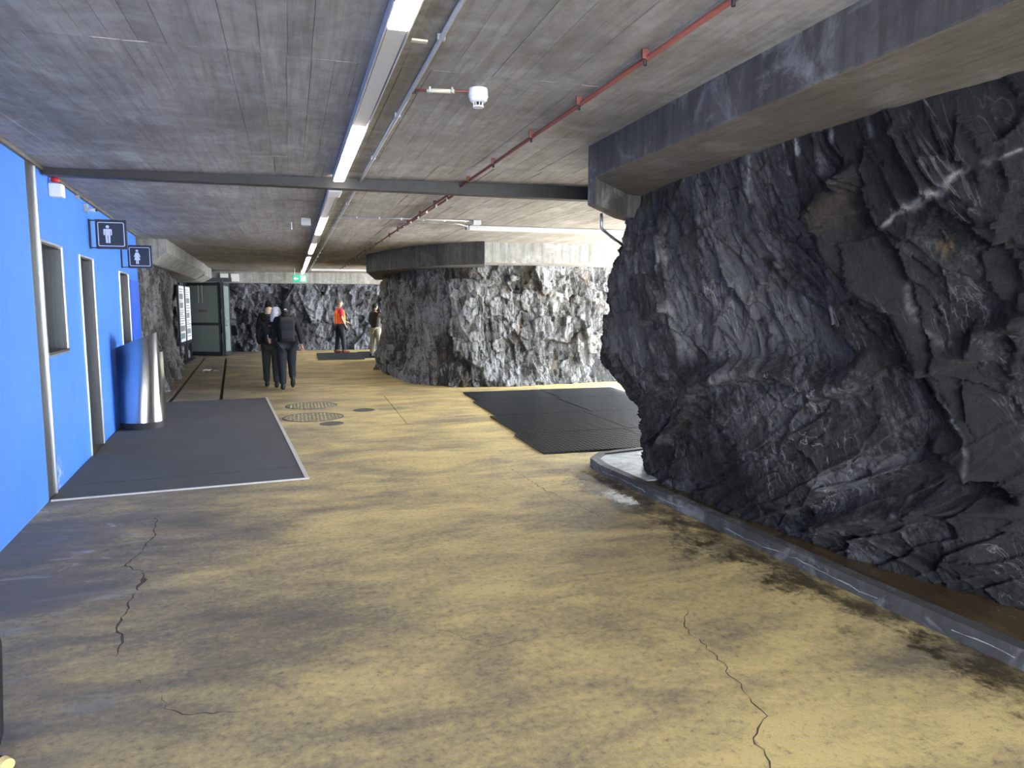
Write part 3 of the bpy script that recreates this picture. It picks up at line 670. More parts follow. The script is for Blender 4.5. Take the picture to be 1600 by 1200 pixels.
# split in cast lengths
def resample(pl, step=.06):
    out = []
    for a, b in zip(pl[:-1], pl[1:]):
        a, b = Vector(a), Vector(b); n = max(1, int((b - a).length / step)); out += [a.lerp(b, i / n) for i in range(n)]
    return out + [Vector(pl[-1])]
KP = resample(kx)
strip(km, KP, 0, .085, -.05, .098)
ko = tag(km.build('kerb', M['kerb']), 'low concrete kerb edging the gutter under the right rock', 'kerb')
R5 = random.Random(11); lm = MB()
prev = None
for i, p in enumerate(KP[:-24]):
    q = KP[i + 1]; t = (q - p).normalized(); nn = Vector((-t.y, t.x)) * .0015; zc = .042 + .010 * math.sin(i * .33) + R5.uniform(-.007, .007); w = .005 + R5.uniform(-.004, .006)
    cur = ((p + nn), zc, w)
    if prev and 60 < i and math.sin(i * .45) + math.sin(i * .17) > -.5:
        a, za, wa = prev; b, zb2, wb2 = cur
        lm.add([(*a, za - wa * .4), (*b, zb2 - wb2 * .4), (*b, zb2 + wb2 * .4), (*a, za + wa * .4)], [(0, 1, 2, 3)])
    prev = cur
lm.build('limescale_line', plain('limescale', (.30, .30, .29), .6, 0.0, .3, 60), ko)
gm = MB(); gp = [(p.x + .08, p.y) for p in KP if p.y < 5.9]
gm.prism([(3.70, YB), (3.48, 0), (3.19, 2.4), (3.07, 4.0), (2.98, 5.2), (2.95, 5.65), (4.6, 5.65), (5.2, YB)], -.055, .074)
tag(gm.build('gutter', M['gutter']), 'brown wet gutter bed between kerb and right rock', kind='structure')
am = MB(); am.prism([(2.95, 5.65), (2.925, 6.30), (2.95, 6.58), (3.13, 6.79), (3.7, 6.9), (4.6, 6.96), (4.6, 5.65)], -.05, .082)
tag(am.build('gutter', M['apron']), 'whitish wet apron with painted glare at the far tip of the kerb', kind='structure')

# ---------------------------------------------------------------- steel beam
sb = MB()
def bar(m, a, b, w, za0, za1, zb0, zb1):
    a = Vector(a); b = Vector(b); t = (b - a).normalized(); n = Vector((-t.y, t.x)) * w / 2
    vs = [(*(a - n), za0), (*(b - n), zb0), (*(b + n), zb0), (*(a + n), za0), (*(a - n), za1), (*(b - n), zb1), (*(b + n), zb1), (*(a + n), za1)]
    m.add(vs, [(0, 3, 2, 1), (4, 5, 6, 7), (0, 1, 5, 4), (1, 2, 6, 5), (2, 3, 7, 6), (3, 0, 4, 7)])
sbo = empty('steel_beam', (0, 0, 0)); tag(sbo, 'dark steel beam crossing under the ceiling from blue wall to ledge', 'beam')
m1 = MB(); bar(m1, (-2.03, 7.32), (4.4, 6.72), .06, 2.80, CZ, 2.715, CZ); m1.build('web', M['beam_steel'], sbo)
m2 = MB(); bar(m2, (-2.02, 7.35), (4.4, 6.75), .13, 2.792, 2.804, 2.700, 2.715); m2.build('flange', M['beam_steel'], sbo)

# ---------------------------------------------------------------- strip light trunking
LX = .465
li = empty('strip_light', (LX, 3, 2.79)); tag(li, 'long ceiling light trunking with lit and blank sections', 'light')
def at_l(mb, name, mat, par, **k):
    o = mb.build(name, mat, par, **k)
    o.matrix_parent_inverse = Matrix.Translation(par.location).inverted() @ Matrix.Identity(4) if par.rotation_euler.z == 0 else par.matrix_basis.inverted()
    return o
def P_(mb, name, mat, root, **k):      # world-coordinate part of a rooted thing
    o = mb.build(name, mat, root, **k)
    top = root
    o.matrix_parent_inverse = (Matrix.Translation(top.location) @ top.rotation_euler.to_matrix().to_4x4()).inverted()
    return o
ch = MB()
ch.box((LX, 4.1, CZ - .004), (.10, 5.6, .008)); ch.box((LX - .05, 4.1, CZ - .032), (.006, 5.6, .056)); ch.box((LX + .05, 4.1, CZ - .032), (.006, 5.6, .056))
ch.box((LX, 16.9, CZ - .004), (.10, 19.6, .008)); ch.box((LX - .05, 16.9, CZ - .032), (.006, 19.6, .056)); ch.box((LX + .05, 16.9, CZ - .032), (.006, 19.6, .056))
P_(ch, 'channel', M['alu'], li)
for a, b in ((1.35, 3.09), (4.86, 6.88), (9.84, 12.07), (13.99, 16.42), (17.74, 20.0), (20.2, 22.2), (23.1, 26.6)):
    P_(MB().box((LX, (a + b) / 2, 2.80), (.082, b - a, .03)), 'tube_diffuser', M['lamp'], li, bevel=.006)
for a, b in ((3.10, 4.85), (7.25, 9.83), (12.08, 13.98), (16.43, 17.73), (22.21, 23.09)):
    P_(MB().box((LX, (a + b) / 2, 2.805), (.082, b - a, .02)), 'blank_cover', M['alu'], li)
P_(MB().box((LX, 7.55, 2.80), (.13, .35, .07)), 'end_box', M['white_plastic'], li, bevel=.008)

def rod(mb, pts, r): return mb.tube(pts, r, 8)
# thin galvanised conduit beside the lights
gc = empty('conduit', (.68, 3, 2.83)); tag(gc, 'thin galvanised conduit running beside the strip light', 'conduit')
P_(rod(MB(), [(.68, 1.3, 2.832), (.68, 10, 2.832), (.66, 26.9, 2.832)], .012), 'pipe', M['galv'], gc, smooth=True)
for i in range(18):
    y = 1.9 + i * 1.35
    P_(MB().box((.68, y, 2.836), (.036, .02, .026)), 'clip', M['galv'], gc)
# red pipe with hangers
rp = empty('pipe', (1.63, 3, 2.80)); tag(rp, 'dull red sprinkler pipe running along the ceiling', 'pipe')
P_(rod(MB(), [(1.66, 1.5, 2.815), (1.64, 6, 2.815), (1.61, 12, 2.815), (1.57, 23.5, 2.815)], .0135), 'tube', M['red'], rp, smooth=True)
for i, y in enumerate([2.45, 3.15, 3.95, 4.8, 5.75, 6.6, 7.5] + [8.2 + k * .95 for k in range(16)]):
    h = P_(MB().box((1.645 - .003 * y, y, 2.828), (.034, .014, .044)), 'hanger', M['red'], rp)
    b_ = P_(MB().tube([(1.645 - .003 * y, y, 2.80), (1.645 - .003 * y, y, 2.775)], .008, 6), 'bolt', M['dark'], rp)
rp2 = empty('pipe', (1.72, 7, 2.82)); tag(rp2, 'short second red pipe close beside the long red one past the steel beam', 'pipe')
P_(rod(MB(), [(1.71, 7.05, 2.825), (1.66, 11.0, 2.825)], .010), 'tube', M['red'], rp2, smooth=True)
for k in range(7): P_(MB().box((1.705 - .004 * k * 3, 7.3 + k * .55, 2.822), (.02, .03, .04)), 'clip', M['white_plastic'], rp2)

# smoke detector with conduit arm
sd_ = empty('smoke_detector', (1.04, 3.98, CZ)); tag(sd_, 'round white smoke detector fed by a sleeved cable', 'detector')
def OP(mb, name, mat, root, **k): return mb.build(name, mat, root, **k)   # local-coordinate part
OP(MB().lathe([(0, 0), (.052, 0), (.055, -.01), (.055, -.045), (.050, -.052), (0, -.052)], n=32), 'base', M['white_plastic'], sd_, smooth=False)
OP(MB().lathe([(.050, -.050), (.050, -.060), (.040, -.070), (.028, -.073), (.026, -.073)], n=32), 'housing', M['white_plastic'], sd_, smooth=True)
OP(MB().lathe([(.0, -.073), (.022, -.073), (.022, -.093), (0, -.093)], n=20), 'chamber', M['dark'], sd_)
vb = MB()
for k in range(8):
    a = k * PI / 4; vb.box((.026 * math.cos(a), .026 * math.sin(a), -.083), (.004, .004, .022), a)
vb.lathe([(0, -.100), (.030, -.100), (.031, -.093), (0, -.093)], n=24)
OP(vb, 'cage', M['white_plastic'], sd_)
P_(rod(MB(), [(.995, 3.98, 2.832), (.93, 4.0, 2.835), (.70, 4.05, 2.835)], .007), 'cable', M['red'], sd_, smooth=True)
P_(rod(MB(), [(.91, 4.005, 2.833), (.76, 4.035, 2.833)], .012), 'sleeve', M['beige'], sd_, smooth=True)
for x in (.775, .895): P_(MB().box((x, 4.035 - (x - .76) * .2, 2.836), (.012, .034, .03)), 'clip', M['grey_plastic'], sd_)
P_(MB().tube([(.693, 4.05, 2.85), (.693, 4.05, 2.815)], .012), 'bolt', M['dark'], sd_)

# cast-in plate on the ceiling
cp = MB().box((.60, 3.35, CZ - .004), (.075, .03, .010)); tag(cp.build('anchor_plate', M['beige'], bevel=.003), 'small pale anchor plate on the ceiling between light and conduit', 'plate')

# right ceiling batten and conduits
bt = empty('batten_light', (3.9, 10.5, 2.82)); tag(bt, 'unlit white batten light on the ceiling before the rock pillar', 'light')
P_(MB().box((4.0, 10.52, 2.815), (2.8, .09, .065), -.02), 'body', M['white_plastic'], bt, bevel=.01)
P_(MB().box((2.57, 10.55, 2.815), (.03, .10, .07), -.02), 'end_cap', M['grey_plastic'], bt, bevel=.004)
c2 = empty('conduit', (1.8, 9.9, 2.84)); tag(c2, 'thin crosswise conduit ending in a white junction box', 'conduit')
P_(rod(MB(), [(.70, 9.95, 2.838), (2.50, 9.90, 2.838)], .009), 'pipe', M['galv'], c2, smooth=True)
for k in range(6): P_(MB().box((.9 + k * .3, 9.93, 2.835), (.02, .03, .03)), 'clip', M['white_plastic'], c2)
P_(MB().box((2.56, 9.93, 2.82), (.11, .11, .06)), 'junction_box', M['white_plastic'], c2, bevel=.006)
c3 = empty('conduit', (2.1, 10.5, 2.84)); tag(c3, 'short conduit leading to the unlit batten light', 'conduit')
P_(rod(MB(), [(1.6, 10.35, 2.838), (2.4, 10.32, 2.838), (2.56, 10.5, 2.83)], .008), 'pipe', M['galv'], c3, smooth=True)
bt2 = empty('batten_light', (1.9, 24.2, 2.82)); tag(bt2, 'long pale batten light near the far rock wall', 'light')
P_(MB().box((2.3, 24.2, 2.82), (3.2, .10, .06)), 'body', M['white_plastic'], bt2, bevel=.01)
# small fittings on the ceiling
def cbox(x, y, z, d, mat, lab, cat, name):
    o = MB().box((0, 0, 0), d).build(name, mat, bevel=.008); o.location = (x, y, z); return tag(o, lab, cat)
cbox(.245, 10.4, 2.80, (.13, .16, .10), M['grey_plastic'], 'small grey speaker box on the ceiling left of the strip light', 'speaker', 'ceiling_speaker')
hk = MB().tube([(.06, 10.9, 2.85), (.06, 10.9, 2.76)], .007, 8); hk.ball((.06, 10.9, 2.755), .012, 8, 6)
tag(hk.build('ceiling_hook', M['white_plastic'], smooth=True), 'tiny white hook hanging from the ceiling left of the speaker box', 'hook')
# bent drain pipe below the right ledge
dp = MB().tube([(2.62, 5.80, 2.45), (2.62, 5.80, 2.335), (2.64, 5.82, 2.315), (2.82, 5.96, 2.25), (2.95, 6.05, 2.21)], .014, 10)
tag(dp.build('drain_pipe', M['galv'], smooth=True), 'bent grey drain pipe under the tip of the right ledge', 'pipe')

# ---------------------------------------------------------------- devices on the blue wall
al = empty('alarm', WP(7.62, 0, 2.72)); tag(al, 'white alarm sounder with red beacon at the top of the blue wall', 'alarm')
P_(MB().box(WP(7.62, .055, 2.70), (.11, .13, .12), WA), 'housing', M['white_plastic'], al, bevel=.012)
P_(MB().lathe([(0, .05), (.025, .05), (.035, .02), (.035, 0), (0, 0)], WP(7.60, .05, 2.775), 14), 'beacon', plain('beacon_red', (.55, .02, .02), .3), al, smooth=True)
P_(MB().box(WP(7.60, .05, 2.838), (.10, .09, .02), WA), 'bracket', M['galv'], al)
cb = empty('camera_bracket', WP(9.2, 0, 2.74)); tag(cb, 'tiny grey camera on the blue wall above the man sign', 'camera')
P_(MB().box(WP(9.2, .02, 2.74), (.04, .06, .09), WA), 'bracket', M['grey_plastic'], cb, bevel=.005)
P_(MB().tube([WP(9.2, .03, 2.73), WP(9.17, .12, 2.72)], .018, 10), 'body', M['white_plastic'], cb, smooth=True)
P_(MB().tube([WP(9.17, .12, 2.72), WP(9.165, .135, 2.718)], .014, 10), 'lens', M['dark'], cb)
tag(MB().box(WP(8.75, .02, 2.80), (.04, .03, .04), WA).build('cable_clip', M['grey_plastic'], bevel=.004), 'tiny grey clip on the top edge of the blue wall', 'clip')

def ring(m, w, h, t, r, y, cy=0, n=6):
    """rounded rectangular outline in the XZ plane"""
    def rr(w, h, r):
        pts = []
        for (cx, cz, a0) in ((w / 2 - r, h / 2 - r, 0), (-w / 2 + r, h / 2 - r, PI / 2), (-w / 2 + r, -h / 2 + r, PI), (w / 2 - r, -h / 2 + r, 1.5 * PI)):
            pts += [(cx + r * math.cos(a0 + k * PI / 2 / n), cz + r * math.sin(a0 + k * PI / 2 / n)) for k in range(n + 1)]
        return pts
    o = rr(w, h, r); i = rr(w - 2 * t, h - 2 * t, max(r - t, .002)); N = len(o)
    m.add([(p[0], y, p[1]) for p in o] + [(p[0], y, p[1]) for p in i], [(k, (k + 1) % N, N + (k + 1) % N, N + k) for k in range(N)])
def fig(m, pts, y): m.add([(p[0], y, p[1]) for p in pts], [tuple(range(len(pts)))])
def circ(cx, cz, r, n=20): return [(cx + r * math.cos(2 * PI * k / n), cz + r * math.sin(2 * PI * k / n)) for k in range(n)]
def toilet_sign(y, z, x0, woman, label):
    wxx = wx(y); W_ = .325; root = empty('toilet_sign', (x0 + W_ / 2, y, z)); tag(root, label, 'sign', 'projecting toilet signs')
    OP(MB().box((0, 0, 0), (W_, .035, .335)), 'panel', M['navy'], root, bevel=.004)
    b = MB()
    for sz in (-.155, .155): b.box((-W_ / 2 - (x0 - wxx) / 2, 0, sz), (x0 - wxx + .01, .02, .012))
    b.box((-W_ / 2 - (x0 - wxx) + .01, 0, 0), (.012, .05, .335)); OP(b, 'bracket', M['dark'], root)
    r = MB(); ring(r, .275, .275, .008, .018, -.0185); OP(r, 'border', M['sign_white'], root)
    f = MB(); o = -.035; k = 1.0
    fig(f, circ(o, .085, .018), -.0187)
    if not woman:
        fig(f, [(o - .038, .060), (o + .038, .060), (o + .044, .052), (o + .044, -.010), (o + .030, -.010), (o + .030, .035), (o + .026, .035), (o + .026, -.015), (o - .026, -.015), (o - .026, .035), (o - .030, .035), (o - .030, -.010), (o - .044, -.010), (o - .044, .052)][::-1], -.0187)
        fig(f, [(o - .026, -.015), (o - .003, -.015), (o - .003, -.10), (o - .022, -.10)], -.0187)
        fig(f, [(o + .003, -.015), (o + .026, -.015), (o + .022, -.10), (o + .003, -.10)], -.0187)
    else:
        fig(f, [(o - .020, .060), (o + .020, .060), (o + .044, .0), (o + .034, -.006), (o + .022, .024), (o + .040, -.050), (o - .040, -.050), (o - .022, .024), (o - .034, -.006), (o - .044, 0)][::-1], -.0187)
        fig(f, [(o - .018, -.05), (o - .003, -.05), (o - .003, -.105), (o - .018, -.105)], -.0187)
        fig(f, [(o + .003, -.05), (o + .018, -.05), (o + .018, -.105), (o + .003, -.105)], -.0187)
    OP(f, 'pictogram', M['sign_white'], root)
toilet_sign(9.4, 2.475, -2.115, False, 'navy square sign with white man figure projecting from blue wall')
toilet_sign(11.8, 2.372, -2.255, True, 'navy square sign with white woman figure, smaller and farther')

# ---------------------------------------------------------------- waste bin
def make_bin():
    C = Vector((-1.955, 10.62, .0125)); r = .285; n = 72
    root = empty('waste_bin', C); tag(root, 'tall round stainless steel waste bin with slanted top by blue wall', 'bin')
    OP(MB().lathe([(0, .0), (r - .004, .0), (r - .004, .10), (0, .10)], n=48), 'plinth', M['black'], root, smooth=False)
    def top(a):   # slanted cut, opening towards the hall and the back
        h = 1.19 + .115 * math.cos(a)
        d = (a - math.radians(25) + PI) % (2 * PI) - PI
        return h - .0 if abs(d) > math.radians(52) else 1.02
    vs = []; fs = []; rows = 2
    for ring_, rr in ((0, r), (1, r - .006)):
        for k in range(n):
            a = 2 * PI * k / n; vs += [(rr * math.cos(a), rr * math.sin(a), .09), (rr * math.cos(a), rr * math.sin(a), top(a))]
    for k in range(n):
        j = (k + 1) % n; o = 2 * n
        fs += [(2 * k, 2 * j, 2 * j + 1, 2 * k + 1), (o + 2 * j, o + 2 * k, o + 2 * k + 1, o + 2 * j + 1), (2 * k + 1, 2 * j + 1, o + 2 * j + 1, o + 2 * k + 1)]
    m = MB(); m.add(vs, fs); OP(m, 'shell', M['bin_steel'], root)
    m = MB(); t = [(.99 * r * math.cos(2 * PI * k / n), .99 * r * math.sin(2 * PI * k / n), 1.17 + .115 * math.cos(2 * PI * k / n)) for k in range(n) if abs((2 * PI * k / n - math.radians(25) + PI) % (2 * PI) - PI) > math.radians(52)]
    m.add(t, [tuple(range(len(t)))]); OP(m, 'lid', M['bin_steel'], root)
    OP(MB().lathe([(0, .95), (r - .02, .95), (r - .02, 1.0)], n=40), 'liner', M['black'], root)
    OP(MB().tube([(r * math.cos(-1.0) * 1.005, r * math.sin(-1.0) * 1.005, z) for z in (.12, .5, .9, 1.2)], .003, 6), 'seam', M['dark'], root)
nb = NT('bin_brushed_steel'); M['bin_steel'] = nb.fin(nb.ramp(nb.noise(nb.map((90, 90, .6)), 3, 3), (.3, (.50, .50, .51)), (.7, (.64, .64, .65))), .3, 1.0, Anisotropic=.85, Anisotropic_Rotation=.25)
make_bin()
for p in [o for o in bpy.data.objects if o.name.startswith('shell')]: p.data.polygons.foreach_set('use_smooth', [True] * len(p.data.polygons))

# ---------------------------------------------------------------- mats
cr = empty('carpet_mat', (-1.0, 10, 0)); tag(cr, 'large charcoal entrance carpet in front of the toilets', 'mat')
P_(MB().prism([(-1.99, 6.79), (.085, 6.965), (-.475, 13.42), (-2.43, 13.25)], .0, .012), 'pile', M['carpet'], cr)
e_ = MB(); e_.prism([(.085, 6.945), (.125, 6.95), (-.44, 13.44), (-.475, 13.42)], 0, .015); P_(e_, 'edge_trim', M['kerb_trim'], cr)
e_ = MB(); e_.prism([(-1.99, 6.775), (-1.99, 6.79), (.085, 6.965), (.125, 6.95), (.115, 6.945)], 0, .013); P_(e_, 'edge_trim', M['kerb_trim'], cr)
e_ = MB(); e_.prism([(-1.96, 7.30), (.05, 7.46), (.05, 7.466), (-1.96, 7.308)], .0115, .0132); P_(e_, 'seam', M['black'], cr)

def rib_mesh(w, l, pitch=.055, hgt=.018):
    m = MB(); n = int(l / pitch); base = MB(); k = int(w / .06)
    for i in range(n):
        y = -l / 2 + (i + .5) * l / n
        m.box((0, y, .006 + hgt / 2), (w, pitch * .38, hgt))
    for j in range(k + 1):
        x = -w / 2 + .006 + j * (w - .012) / k
        m.box((x, 0, .0115), (.012, l, .019))
    return m
def rubber(name_lab, cx, cy, w, l, rz, tpl=[None, None], mesh_key={}, z=0, group='ribbed rubber mats'):
    root = empty('rubber_mat', (cx, cy, z), rz); tag(root, name_lab, 'mat', group)
    key = (w, l)
    if key not in mesh_key:
        a = MB().box((0, 0, .004), (w, l, .008)).build('base', M['black'], root)
        b = rib_mesh(w, l).build('ribs', M['rubber'], root); mesh_key[key] = (a.data, b.data)
    else:
        a = link('base', mesh_key[key][0], None, root); b = link('ribs', mesh_key[key][1], None, root)
    b['kind'] = 'stuff'
rubber('ribbed black rubber mat nearest the kerb tip, left column', 3.42, 7.92, 1.5, 1.20, -.03)
rubber('ribbed black rubber mat half behind the right rock tip', 4.94, 7.88, 1.5, 1.20, -.03)
rubber('ribbed black rubber mat in the second row, left column', 3.53, 9.31, 1.5, 1.55, -.02)
rubber('ribbed black rubber mat in the second row, right column', 5.05, 9.29, 1.5, 1.55, -.02)
rubber('ribbed black rubber mat in the third row, left column', 3.68, 10.93, 1.5, 1.65, -.03)
rubber('ribbed black rubber mat in the third row, right column', 5.21, 10.90, 1.5, 1.65, -.03)
rubber('ribbed black rubber mat against the rock pillar foot, left column', 3.82, 12.43, 1.5, 1.30, -.035)
rubber('ribbed black rubber mat against the rock pillar foot, right column', 5.35, 12.40, 1.5, 1.30, -.035)
rubber('small ribbed dark mat under the man in the orange vest', 1.50, 24.0, 1.4, 3.2, -.02, group='far rubber mats')
rubber('ribbed dark mat beside the pillar corner, farther back', 2.92, 24.4, 1.4, 3.0, -.02, z=.0, group='far rubber mats')

# ---------------------------------------------------------------- manhole covers
def cover(x, y, r, mat, lab, pat=True):
    root = empty('manhole_cover', (x, y, 0)); tag(root, lab, 'cover')
    OP(MB().lathe([(0, .004), (r - .03, .004), (r - .028, .001)], n=48), 'lid', mat, root)
    OP(MB().lathe([(r - .022, .001), (r - .020, .007), (r, .007), (r + .003, .001)], n=48), 'rim', M['iron_dark'], root)
    if pat:
        m = MB(); s = .055; n = int(r / s)
        for i in range(-n, n + 1):
            for j in range(-n, n + 1):
                if math.hypot(i * s, j * s) < r - .05: m.box((i * s, j * s, .006), (.030, .012, .006), PI / 4 if (i + j) % 2 else -PI / 4)
        o = OP(m, 'studs', mat, root); o['kind'] = 'stuff'
cover(.29, 12.16, .42, M['iron'], 'large round cover dusted ochre, the farther of the two big ones')
cover(.28, 10.88, .44, M['iron'], 'large round cover dusted ochre, the nearer of the two big ones')
cover(1.07, 11.39, .165, M['iron_dark'], 'small dark round cover right of the large covers', False)
cover(.51, 10.20, .165, M['iron_dark'], 'small dark round cover in front of the large covers', False)

# ---------------------------------------------------------------- exit sign
ex = empty('exit_sign', (.33, 24.0, 2.52)); tag(ex, 'green emergency exit sign with arrow hanging at the far end', 'sign')
OP(MB().box((0, 0, 0), (.43, .05, .23)), 'panel', M['green'], ex, bevel=.004)
m = MB(); y_ = -.0265
fig(m, [(-.19, 0), (-.13, .055), (-.13, .02), (-.045, .02), (-.045, -.02), (-.13, -.02), (-.13, -.055)][::-1], y_)
OP(m, 'arrow', M['exit_white'], ex)
m = MB(); fig(m, [(.03, -.085), (.18, -.085), (.18, .085), (.03, .085)], y_); OP(m, 'doorway', M['exit_white'], ex)
m = MB(); y_ = -.0275; fig(m, circ(.085, .05, .014), y_)
fig(m, [(.075, .03), (.10, .035), (.12, .0), (.112, -.005), (.098, .012), (.098, -.02), (.125, -.05), (.115, -.06), (.09, -.03), (.07, -.06), (.045, -.06), (.045, -.05), (.064, -.045), (.078, -.02), (.078, .01), (.06, -.005), (.053, .0)][::-1], y_)
OP(m, 'running_figure', M['green'], ex)
for x in (-.15, .05): OP(MB().tube([(x, 0, .11), (x, 0, .335)], .006, 6), 'hanging_rod', M['galv'], ex)

# ---------------------------------------------------------------- glazed door, poster boards, litter
gl_ = NT('door_glass'); M['glass'] = gl_.fin((.30, .36, .35), .12, 0.0, Alpha=.85, nrm=gl_.bump(gl_.noise(gl_.tc, 3, 3), .1, .01))
def gdoor(name, a, b, z1, lab, rail=True, handle=None):
    a = Vector(a); b = Vector(b); L = (b - a).length; rz = math.atan2(b.y - a.y, b.x - a.x)
    root = empty(name, (*a, 0), rz); tag(root, lab, 'door'); f = MB(); w = .075
    f.box((w / 2, 0, z1 / 2 + .01), (w, .05, z1)); f.box((L - w / 2, 0, z1 / 2 + .01), (w, .05, z1))
    f.box((L / 2, 0, z1 - .05), (L - 2 * w, .05, .10)); f.box((L / 2, 0, .07), (L - 2 * w, .05, .12))
    if rail: f.box((L / 2, 0, 1.05), (L - 2 * w, .05, .09))
    OP(f, 'frame', M['doorframe'], root, bevel=.005)
    if rail:
        OP(MB().box((L / 2, 0, .565), (L - 2 * w, .012, .87)), 'pane', M['glass'], root); OP(MB().box((L / 2, 0, 1.75), (L - 2 * w, .012, 1.32)), 'pane', M['glass'], root)
    else: OP(MB().box((L / 2, 0, z1 / 2), (L - 2 * w, .012, z1 - .22)), 'pane', M['glass'], root)
    if handle is not None:
        OP(MB().tube([(handle, -.03, 1.0), (handle, -.09, 1.0), (handle, -.09, 1.25), (handle, -.03, 1.25)], .014, 8), 'handle', M['bright_steel'], root, smooth=True)
    return root
gd = gdoor('glazed_door', (-3.25, 26.0), (-2.20, 25.45), 2.42, 'dark framed glazed door leaf standing open at the far left', True, None)
mm = MB()
for x in (.42, .56): mm.tube([(x, -.03, 1.75), (x, -.03, 2.33)], .008, 6)
OP(mm, 'white_strips', M['paper'], gd)
mm = MB()
for i in range(6): mm.box((.40 + i * .055, -.009, 1.48 + .015 * (i % 2)), (.035, .004, .07))
OP(mm, 'red_notice', plain('notice_red', (.22, .05, .05), .6), gd)
gdoor('glazed_door', (-2.10, 25.35), (-1.98, 26.25), 2.42, 'second glazed door leaf seen nearly edge-on beside the open one', False, .10)
tag(MB().box((-2.6, 25.9, 2.52), (1.5, .12, .14)).build('trim_3', M['doorframe']), 'dark lintel above the glazed doors', kind='structure')
tag(MB().box((-2.13, 25.42, 1.26), (.07, .07, 2.52)).build('trim_4', M['doorframe']), 'dark post between the glazed doors', kind='structure')
tag(MB().box((-2.17, 27.06, 2.64), (.26, .09, .27)).build('notice_board', M['paper'], bevel=.004), 'white notice panel above the glazed doors, left one', 'notice')
tag(MB().box((-1.82, 27.06, 2.64), (.26, .09, .27)).build('notice_board', M['paper'], bevel=.004), 'white notice panel above the glazed doors, right one', 'notice')

def poster(y0, y1, lab, seed):
    R = random.Random(seed); x = -2.98; root = empty('poster_board', (x, (y0 + y1) / 2, 0)); tag(root, lab, 'board', 'tall poster boards')
    w = y1 - y0; OP(MB().box((-.03, 0, 1.38), (.04, w + .04, 1.75)), 'backing', M['navy'], root)
    OP(MB().box((.0, 0, 1.42), (.012, w * .9, 1.6)), 'sheet', M['paper'], root)
    m = MB(); z = 2.14
    while z > .75:
        h = R.choice((.02, .02, .03, .16)); ww = w * R.uniform(.4, .75)
        m.box((.0075, -w * .4 + ww / 2 + .02, z - h / 2), (.003, ww, h)); z -= h + R.uniform(.03, .06)
    OP(m, 'print', plain('print_grey', (.20, .26, .30), .7), root)
    m = MB()
    for s_ in (-1, 1): m.box((-.03, s_ * w * .42, .27), (.04, .04, .52))
    m.box((-.03, 0, .012), (.30, w, .02))
    OP(m, 'stand', M['dark'], root)
poster(22.0, 23.1, 'tall printed poster board on a dark stand, nearer one', 1)
poster(23.3, 24.4, 'tall printed poster board on a dark stand, next to the glazed door', 2)
R6 = random.Random(3)
for (x, y, s_, lab) in ((-2.06, 19.45, .10, 'larger crumpled white paper scrap between the floor slots'), (-1.84, 19.38, .07, 'smaller flat white paper scrap right of the larger one')):
    m = MB(); n = 5; vs = [((i / n - .5) * s_ * 2, (j / n - .5) * s_ * 1.3, .012 + R6.uniform(0, .05) * (1 if s_ > .08 else .3)) for i in range(n + 1) for j in range(n + 1)]
    m.add(vs, [(i * (n + 1) + j, (i + 1) * (n + 1) + j, (i + 1) * (n + 1) + j + 1, i * (n + 1) + j + 1) for i in range(n) for j in range(n)])
    o = m.build('paper_scrap', M['paper']); o.location = (x, y, -.008); tag(o, lab, 'litter')

# object cut by the left picture edge: slim black tube stand with pale capped foot
st = empty('tube_stand', (-1.30, 2.95, 0)); tag(st, 'slim black tube stand with pale capped foot at left picture edge', 'stand')
P_(MB().tube([(-1.035, 2.85, .62), (-1.035, 2.85, .45), (-1.045, 2.85, .25), (-1.052, 2.85, .12), (-1.065, 2.85, .07), (-1.12, 2.85, .045)], .014, 10), 'upright', M['black'], st, smooth=True)
P_(MB().tube([(-1.30, 3.02, .024), (-1.10, 2.86, .024), (-1.035, 2.815, .024)], .021, 10), 'foot', M['black'], st, smooth=True)
P_(MB().tube([(-1.035, 2.815, .024), (-1.012, 2.79, .024)], .024, 16), 'end_cap', M['brass'], st, smooth=False)

# ---------------------------------------------------------------- people
dgf = lambda: bpy.context.evaluated_depsgraph_get()
def skin(name, verts, edges, rad, mat, root, sub=1):
    me = bpy.data.meshes.new(name); me.from_pydata(verts, edges, []); o = bpy.data.objects.new(name, me); COL.objects.link(o)
    md = o.modifiers.new('s', 'SKIN'); md.use_smooth_shade = True
    for i, r in enumerate(rad):
        sv = me.skin_vertices[0].data[i]; sv.radius = (r, r) if isinstance(r, (int, float)) else r
    me.skin_vertices[0].data[0].use_root = True
    ms = o.modifiers.new('u', 'SUBSURF'); ms.levels = sub; ms.render_levels = sub
    bpy.context.view_layer.update()
    m2 = bpy.data.meshes.new_from_object(o.evaluated_get(dgf())); bpy.data.objects.remove(o); bpy.data.meshes.remove(me)
    m2.materials.clear(); out = link(name, m2, mat, root, True); out.name = name
    return out
SKIN = plain('skin', (.42, .24, .17), .55, 0.0, .06); SKIND = plain('skin_tan', (.30, .17, .11), .55, 0.0, .06)
def cloth(name, c): return plain('cloth_' + name, c, .85, 0.0, .2, 25)
